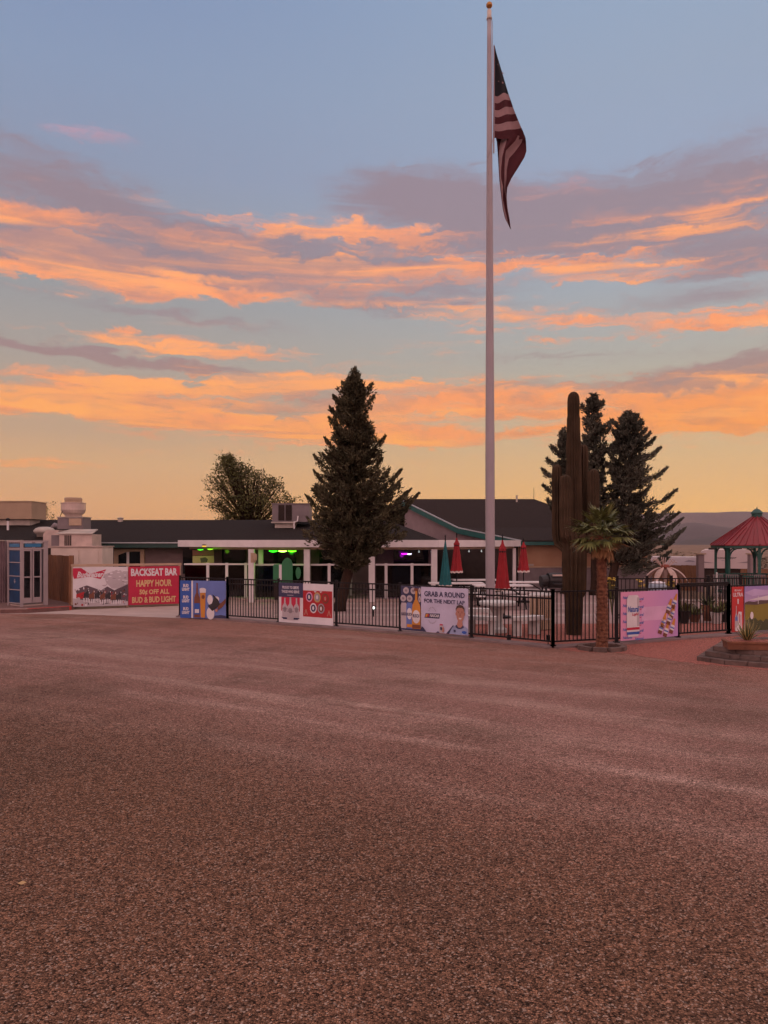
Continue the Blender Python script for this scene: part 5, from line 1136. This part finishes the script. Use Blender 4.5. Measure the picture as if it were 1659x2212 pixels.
copy_tree(p0, (X_(985,26.3),26.3,0), .03, 'white picnic table below the teal and red umbrellas')
copy_tree(p0, (X_(1030,28.6),28.6,0), .06, 'farthest white picnic table in the dark porch mouth behind the flagpole')
# cast concrete set
D = 18.2; r = thing('concrete_table', 'white round cast concrete table behind the corner fence panel', 'table', (X_(1075,D), D, 0))
MB().lathe([(.40,.655),(.44,.67),(.45,.71),(.44,.745),(.40,.755),(.005,.756)], 30).build('tabletop', M['concwhite'], r, smooth=False)
MB().lathe([(.22,.0),(.22,.10),(.15,.14),(.12,.25),(.12,.42),(.17,.56),(.26,.65)], 20).build('pedestal', M['concwhite'], r)
def cbench(label, x, D, rz):
    r = thing('concrete_bench', label, 'bench', (X_(x,D), D, 0), rz, 'curved concrete benches'); mb = MB(); n = 10; a0 = .55
    pts = [(sin(-a0+2*a0*k/n)*.62, -cos(-a0+2*a0*k/n)*.62+.55) for k in range(n+1)]; out = [(sin(-a0+2*a0*k/n)*.90, -cos(-a0+2*a0*k/n)*.90+.55) for k in range(n+1)]
    MB().prism(out+pts[::-1], .36, .45).build('seat', M['concwhite'], r)
    for s in (-1,1): MB().box((s*.27,-.12,.18),(.15,.22,.36),s*.35).build('leg', M['concwhite'], r)
cbench('curved concrete bench farthest left behind the concrete table', 1040, 19.5, 2.9)
cbench('curved concrete bench left of the concrete table, nearest the fence', 1042, 17.85, -.5)
cbench('curved concrete bench right of the concrete table', 1128, 17.8, .55)
# slatted bin
D = 18.8; r = thing('litter_bin', 'tan slatted litter bin between concrete bench and corner post', 'bin', (X_(1167,D), D, 0)); mb = MB(); n = 14
for k in range(n): a = 2*pi*k/n; mb.box((cos(a)*.24, sin(a)*.24, .44),(.085,.025,.82),a+pi/2)
mb.build('slats', M['trim_tan'], r); MB().lathe([(.21,.03),(.21,.8)],16).build('liner', M['interior'], r)
l = MB(); l.lathe([(.27,.83),(.275,.86),(.25,.89),(.15,.91),(.14,.88)],20); l.build('lid', M['concwhite'], r)
b_ = MB(); b_.lathe([(.262,.26),(.266,.28),(.262,.30)],20); b_.build('band', M['galvd'], r)
# smoker grill
D = 24; r = thing('smoker_grill', 'black barrel smoker grill parked before the tan wall beside the saguaro', 'grill', (X_(1196,D), D, 0), .15)
MB().tube([(-.20,0,.95),(.45,0,.95)], .24, 20).build('barrel', M['grillblack'], r, smooth=False)
MB().tube([(-.42,0,.92),(-.20,0,.94)], .19, 16).build('firebox', M['grillblack'], r)
MB().box((.12,-.24,1.12),(.5,.05,.05)).build('handle', M['galv'], r); MB().box((.15,-.38,.86),(.62,.25,.03)).build('shelf', M['grillblack'], r)
for x, y in ((-.3,-.2),(-.3,.2),(.42,-.2),(.42,.2)): MB().bar((x,y*.8,.78),(x+(.08 if x > 0 else -.04),y*1.3,.06),.045).build('leg', M['grillblack'], r)
MB().tube([(.35,.1,1.15),(.35,.1,1.5)], .045, 10).build('chimney', M['grillblack'], r)
for s in (-1,1): MB().tube([(-.34,s*.27,.10),(-.34,s*.31,.10)], .10, 14).build('wheel', M['grillblack'], r)
# ground spotlight
D = 22.0; r = thing('ground_spotlight', 'small lit white spotlight on a stake behind the fence pickets', 'lamp', (X_(807,D), D, 0))
MB().tube([(0,0,0),(0,0,.22)], .018, 8).build('stake', M['black'], r); MB().tube([(0,.10,.27),(0,-.03,.27)], .06, 14).build('housing', M['black'], r); MB().lathe([(.038*sin(pi*k/8), .27-.038*cos(pi*k/8)) for k in range(9)], 12, (0,-.04,0)).build('lens', emis('spot_glow', (1,.97,.9), 2.5), r, smooth=True)
r = thing('ground_spotlight', 'small unlit black fixture low on the fence under the largest red umbrella', 'lamp', (X_(1093,17.0), 16.6, 0)); MB().box((0,0,.09),(.09,.07,.10)).build('housing', M['black'], r); MB().tube([(0,0,0),(0,0,.05)], .01, 6).build('stake', M['black'], r)
r = thing('fence_fixture', 'small black box low beside the corner post on the palm side', 'fixture', (X_(1182,15.75)+.03, 15.80, 0)); MB().box((0,0,.17),(.07,.07,.14)).build('housing', M['black'], r); MB().tube([(0,0,0),(0,0,.11)], .01, 6).build('stake', M['black'], r)

# ------------------------------------------------------------------ gazebo
def gazebo():
    D = 30; cx = X_(1635,D); r = thing('gazebo', 'octagonal gazebo with red metal roof and green posts at the right edge', 'gazebo', (cx, D, 0)); R = 1.68; z = lambda y: Z_(y,D)
    ze, za = z(1177), z(1117); n = 8; off = pi/8
    P = lambda k, rad, zz: (cos(off+k*2*pi/n)*rad, sin(off+k*2*pi/n)*rad, zz)
    mb = MB(); 
    for k in range(n): mb.slab([P(k,R,ze), P(k+1,R,ze), P(k+1,.17,za), P(k,.17,za)][::1], .03)
    rf = mb.build('roof', M['redroof'], r)
    sm = MB()
    for k in range(n):
        sm.bar(P(k,R,ze+.015), P(k,.17,za+.015), .05, .04)
        for j in (1,2,3,4):
            a, b_ = P(k,R,ze+.01), P(k+1,R,ze+.01); t = j/5; q = tuple(a[i]+(b_[i]-a[i])*t for i in range(3)); a2, b2 = P(k,.17,za+.01), P(k+1,.17,za+.01); s_ = 1-abs(t-.5)*2*.55
            m_ = tuple(q[i]+((a2[i]+b2[i])/2-q[i])*(.97 if j in (2,3) else .62) for i in range(2)); m_ = (*m_, ze+.01+(za-ze)*(.97 if j in (2,3) else .62)); sm.bar(q, m_, .02, .035)
    sm.build('roof_seams', M['redroof'], rf)
    MB().lathe([(.19,za-.05),(.19,za+.12),(.23,za+.14),(.20,za+.20),(.10,za+.30),(.03,za+.32),(.012,za+.38),(.005,za+.42)], 16).build('cupola', M['gazgreen'], r)
    e = MB()
    for k in range(n): e.bar(P(k,R*.97,ze-.06), P(k+1,R*.97,ze-.06), .06, .11)
    e.build('eave_beam', M['gazgreen'], r)
    Rp = R*.88
    for k in range(n):
        p = P(k,Rp,0); MB().box((p[0],p[1],(ze-.1)/2),(.10,.10,ze-.1), off+k*2*pi/n).build('post', M['gazgreen'], r)
    br = MB()
    for k in range(n):
        a, b_ = P(k,Rp,0), P(k+1,Rp,0); ux, uy = (b_[0]-a[0]), (b_[1]-a[1]); l = sqrt(ux*ux+uy*uy); ux /= l; uy /= l
        for s, o_ in ((1,a),(-1,b_)):
            pts = [(o_[0]+ux*s*.04, o_[1]+uy*s*.04, ze-.55)]+[(o_[0]+ux*s*(.05+.28*(1-cos(t))), o_[1]+uy*s*(.05+.28*(1-cos(t))), ze-.50+.36*sin(t)) for t in (.3,.7,1.1,1.5)]
            br.tube(pts, .03, 5)
    br.build('brackets', M['gazgreen'], r)
    for k in range(n):
        if k == 5: continue
        a, b_ = P(k,Rp,0), P(k+1,Rp,0); rl = MB(); rl.bar((a[0],a[1],.86),(b_[0],b_[1],.86),.07,.06); rl.bar((a[0],a[1],.20),(b_[0],b_[1],.20),.05,.05)
        for j in range(1,10): t = j/10; rl.bar((a[0]+(b_[0]-a[0])*t,a[1]+(b_[1]-a[1])*t,.2),(a[0]+(b_[0]-a[0])*t,a[1]+(b_[1]-a[1])*t,.85),.025)
        rl.build('railing', M['gazgreen'], r)
    MB().prism([P(k,R*.95,0)[:2] for k in range(n)], 0, .10).build('floor', M['concrete'], r)
gazebo()
# ------------------------------------------------------------------ beyond the garden
def trailers():
    D = 41; z0 = gz(19,D)-.05; r = thing('travel_trailer', 'tan white travel trailer with swoosh and lettering behind the gazebo', 'trailer', (X_(1567,D), D, z0), -.40); x0, x1 = X_(1517,D)-r.location.x, X_(1618,D)-r.location.x
    zz = lambda y: Z_(y,D)-z0
    body = [(x0,zz(1228)),(x0-.03,zz(1200)),(x0+.03,zz(1192)),(x0+.22,zz(1188.5)),(x1-.25,zz(1187)),(x1-.05,zz(1190)),(x1,zz(1198)),(x1,zz(1228))]
    MB().elev(body[::-1], 0, 7.5).build('body', M['rvwhite'], r)
    MB().bx(x0+.1,x1-.1,.15,7.4,.45,zz(1228)).build('underbody', M['interior'], r)
    b = Board(r, x1-x0, zz(1190)-zz(1228), zz(1228)); b.text('lettering', BLK, 'CONQUEST', .30,.36,.72,.47,2,bold=.03,shear=.3)
    b.poly('printed_swoosh', GH, [(0,.55),(.1,.62),(.30,.70),(.1,.70),(0,.66)]); b.poly('printed_swoosh', GH, [(1,.52),(.9,.60),(.72,.68),(.9,.68),(1,.64)]); b.rect('lettering', GRY, .42,.52,.58,.55,2); b.done()
    MB().bx(x0+.4,x0+.8,1.5,2.2,zz(1188),zz(1184)).build('roof_vent', M['interior'], r); MB().bx(x1-.7,x1-.4,1.5,2.2,zz(1188),zz(1184.5)).build('roof_vent', M['interior'], r)
    for s in (x0+.25, x1-.25): MB().tube([(s-.1,1.5,.35),(s+.1,1.5,.35)], .35, 16).build('wheel', M['black'], r)
    D = 46; z0 = gz(19,D)-.05; r = thing('travel_trailer', 'white trailer roof and side showing over the brown board fence', 'trailer', (X_(1450,D), D, z0), -.34); x0, x1 = X_(1396,D)-r.location.x, X_(1512,D)-r.location.x; zz = lambda y: Z_(y,D)-z0
    MB().elev([(x0,.5),(x1,.5),(x1,zz(1206)),(x1-.1,zz(1203.5)),(x0+.15,zz(1203)),(x0,zz(1206))], 0, 2.5).build('body', mat('rv_bright', (.50,.46,.50), .4, .04, 1), r)
    b = Board(r, x1-x0, .5, zz(1219)); b.poly('printed_swoosh', GRY, [(.72,.7),(.80,.45),(.88,.55),(.92,.7)]); b.done(); MB().bx(x0+.5,x1-.5,.1,2.4,0,.48).build('underbody', M['interior'], r)
trailers()
D = 34; r = thing('slat_fence', 'rust brown vertical board fence between the hall and the brick pillar', 'fence', (X_(1450,D), D, -.3)); mb = MB()
n = 34
for k in range(n): x = X_(1397,D)+(X_(1508,D)-X_(1397,D))*k/n; mb.bx(x+.004,x+.060,D,D+.03,-.3,Z_(1221,D)+random.uniform(-.012,.012))
mb.build('boards', M['wood2'], r, world=True); MB().bx(X_(1397,D),X_(1508,D),D+.03,D+.07,.75,.85).build('rail', M['wood'], r, world=True)
for i, (xs, lab) in enumerate(((1512.5,'tall mauve block pillar left of the lettered trailer'),(1625,'tall mauve block pillar seen through the gazebo, right of the trailer'))):
    D = 33.2+i*2.5; r = thing('block_pillar', lab, 'pillar', (X_(xs,D), D, -.2), 0, 'block pillars'); w = .25+.06*i
    MB().box((0,0,(Z_(1198,D)+.2)/2),(w,w,Z_(1198,D)+.2)).build('shaft', M['stucco_mauve'], r); MB().box((0,0,Z_(1198,D)+.235),(w+.12,w+.12,.06)).build('cap', M['trim_tan'], r)
r = thing('slat_fence', 'brown board fence stretch right of the second pillar behind the gazebo', 'fence', (X_(1660,37), 37, -.6)); D = 37; mb = MB()
for k in range(40): x = X_(1600,D)+k*.075; mb.bx(x,x+.068,D,D+.03,-.9,Z_(1229,D))
mb.build('boards', M['wood2'], r, world=True)
# drooping petal sculpture on a dark hut
D = 24.5; cx = X_(1437,D); r = thing('flower_sculpture', 'tan metal flower sculpture with drooping petals and curled stamens', 'sculpture', (cx, D, 0)); zt = Z_(1224,D)
MB().tube([(0,0,0),(0,0,zt-.05)], .05, 8).build('stem', M['lavender'], r)
for k in range(7):
    a = 2*pi*k/7+.35; pm = MB(); V = []
    for i in range(9):
        t = i/8; rad = .14+.62*sin(t*1.25); zz = zt-.04-.56*t**1.7; w = .105*max(0,sin(pi*min(1,t*.93+.07)))**.9
        for s in (-1,0,1): V.append((cos(a)*rad-sin(a)*w*s, sin(a)*rad+cos(a)*w*s, zz+(.03 if s == 0 else 0)))
    pm.add(V, [(i*3+j, i*3+j+1, (i+1)*3+j+1, (i+1)*3+j) for i in range(8) for j in range(2)]); pm.build('petal', M['lavender'], r)
random.seed(8); cu = MB()
for k in range(16):
    a = random.uniform(0,2*pi); h = random.uniform(.12,.30); cu.tube([(cos(a)*.12,sin(a)*.12,zt),(cos(a)*.22,sin(a)*.22,zt+h*.6),(cos(a)*.30,sin(a)*.30,zt+h),(cos(a)*.38,sin(a)*.3,zt+h*.8)], .012, 4)
cu.build('stamens', M['lavender'], r); MB().lathe([(.10,-.06),(.15,.0),(.12,.06),(.02,.08)], 16, (0,0,zt)).build('centre', mat('rust_red', (.20,.05,.03), .8, .2, 5), r)
r = thing('log_stump', 'brown stacked log stump under the flower sculpture', 'stump', (cx+.1, D-.3, 0)); mb = MB()
for k in range(5): mb.lathe([(.34-.02*k,k*.15),(.35-.02*k,k*.15+.07),(.33-.02*k,k*.15+.145)], 14)
mb.build('log', mat('log_brown', (.10,.06,.045), .9, .3, 6, .5, 30), r)
r = thing('garden_tub', 'pale blue and white round tub left of the log stump', 'tub', (X_(1421,D-.6), D-.6, .0)); MB().lathe([(.24,0),(.27,.4),(.28,.8),(.25,.86),(.24,.84)], 18).build('tub', mat('tub_blue', (.30,.38,.46), .5, .2, 6), r); MB().lathe([(.20,.85),(.27,.88),(.1,.93),(.01,.94)], 16).build('cushion', WHT, r)
for i, (xs, ys, D, lab) in enumerate(((1450.5,1262,23.4,'yellow flowering pot plant standing on a post beside the log stump'),(1384,1262,22.6,'yellow blossom clump behind the left part of the pink banner'),(1322,1258,22.5,'yellow blossom clump just right of the palm trunk'))):
    r = thing('yellow_flowers', lab, 'flowers', (X_(xs,D), D, 0), 0, 'yellow garden flowers'); random.seed(50+i); st, fl = MB(), MB(); zt = Z_(ys,D)
    for k in range(9):
        x, y = random.gauss(0,.07), random.gauss(0,.07); z_ = zt+random.uniform(-.1,.14); st.tube([(0,0,0),(x*.5,y*.5,zt*.5),(x,y,z_)], .008, 4)
        for q in range(6): a = q*pi/3; leaf(fl, (x,y,z_), (cos(a),sin(a),.3), .07, .022)
        leaf(st, (x*.5,y*.5,zt*.5), (random.gauss(0,1),random.gauss(0,1),.5), .2, .03)
    st.build('stems', M['elmleaf'], r); fl.build('blossoms', mat('yellow_petals', (.55,.40,.05), .6, .2, 5), r)
# pots and low plants behind the gate
random.seed(77)
for i in range(5):
    xs = (1478,1500,1528,1548,1566)[i]; D = 20.2+.3*(i % 3); r = thing('flower_pot', ('dark glazed pot with bushy plant','low clay pot with pale flowers','tall clay pot with spiky plant','pale pot with yellow tipped plant','dark pot with trailing plant')[i]+' behind the gate', 'flower pot', (X_(xs,D), D, 0), 0, 'pots behind the gate'); h = (.34,.22,.45,.30,.34)[i]
    MB().lathe([(.10,0),(.15,h*.8),(.17,h),(.14,h),(.13,h*.9),(.01,h*.88)], 14).build('pot', (M['grillblack'], M['terracotta'], M['terracotta'], M['concwhite'], M['grillblack'])[i], r); lf = MB()
    for k in range(60): a = random.uniform(0,2*pi); leaf(lf, (cos(a)*.05,sin(a)*.05,h*.95), (cos(a)*random.uniform(.2,1),sin(a)*random.uniform(.2,1),random.uniform(.5,1.4)), random.uniform(.15,.40), .018)
    lf.build('foliage', (M['elmleaf'],M['palmleaf'],M['agave'],M['palmleaf'],M['elmleaf'])[i], r)
r = thing('garden_bench', 'long pale low bench crossing behind the gate pickets', 'bench', (X_(1520,22.6),22.6,0)); MB().box((0,0,.42),(1.7,.35,.05)).build('seat', M['concrete'], r)
for s in (-.7,.7): MB().box((s,0,.2),(.12,.3,.395)).build('leg', M['concrete'], r)
r = thing('slim_post', 'thin pale post standing just left of the gazebo', 'post', (X_(1548,27),27,0)); MB().tube([(0,0,0),(.01,0,Z_(1240,27))], [.03,.022], 8).build('shaft', M['concwhite'], r); MB().lathe([(.03,0),(.04,.03),(.005,.06)], 8, (0.01,0,Z_(1240,27))).build('cap', M['concwhite'], r)
for i in range(3):
    D = 28.3; r = thing('garden_chair', 'grey metal garden chair '+('left of','in front of','right inside')[i]+' the gazebo railing', 'chair', (X_((1562,1585,1650)[i],D-i*.1),D-i*.1,0), (.3,-.2,.1)[i], 'garden chairs by the gazebo')
    m_ = M['acgrey']; MB().box((0,0,.43),(.45,.45,.03)).build('seat', m_, r); bk = MB()
    for k in range(6): bk.bar((-.2+k*.08,.2,.45),(-.2+k*.08,.26,.92),.022)
    bk.bar((-.22,.26,.93),(.22,.26,.93),.03); bk.build('backrest', m_, r)
    for x, y in ((-.2,-.2),(.2,-.2),(-.2,.2),(.2,.2)): MB().bar((x,y,.42),(x*1.05,y*1.05,0),.025).build('leg', m_, r)
# loose leaf and stones on the lot
random.seed(5); mb = MB()
for k in range(260):
    d = random.uniform(3.2,9); x = random.uniform(-.55,.55)*d; s = random.uniform(.006,.016); a = random.uniform(0,pi)
    mb.add([(x+cos(a+q*2.09)*s*random.uniform(.7,1.2), d+sin(a+q*2.09)*s, .005) for q in range(3)]+[(x, d, .005+s*.8)], [(0,1,3),(1,2,3),(2,0,3)])
tag(mb.build('loose_stones', mat('loose_stone', (.20,.12,.085), .9, .5, 3, island=.6)), kind='stuff', label='scattered loose stones on the gravel lot in the foreground', cat='stones')
r = MB(); lx, ly = G(38,1912); leaf(r, (lx,ly,.012), (1,.25,.02), .055, .012); tag(r.build('fallen_leaf', mat('dry_leaf', (.45,.33,.16), .8, .1, 5)), 'pale dry leaf lying on the gravel at the left edge', 'leaf')
# ------------------------------------------------------------------ air
hz = MB(); hz.bx(-9500,9500,-700,12500,-12,1200)
m = bpy.data.materials.new('haze'); m.use_nodes = True; N = m.node_tree.nodes; N.remove(N['Principled BSDF']); v = N.new('ShaderNodeVolumePrincipled')
v.inputs['Density'].default_value = .00003; v.inputs['Color'].default_value = (.80,.78,.86,1); v.inputs['Anisotropy'].default_value = .2
m.node_tree.links.new(v.outputs[0], N['Material Output'].inputs['Volume'])
HAZE = True
if HAZE: tag(hz.build('haze', m), kind='stuff', label='thin evening haze filling the valley air', cat='haze')
S.cycles.max_bounces = 4; S.cycles.transparent_max_bounces = 12; S.cycles.volume_bounces = 0
S.cycles.use_denoising = True; S.cycles.use_adaptive_sampling = True; S.cycles.adaptive_threshold = .03; S.cycles.adaptive_min_samples = 16
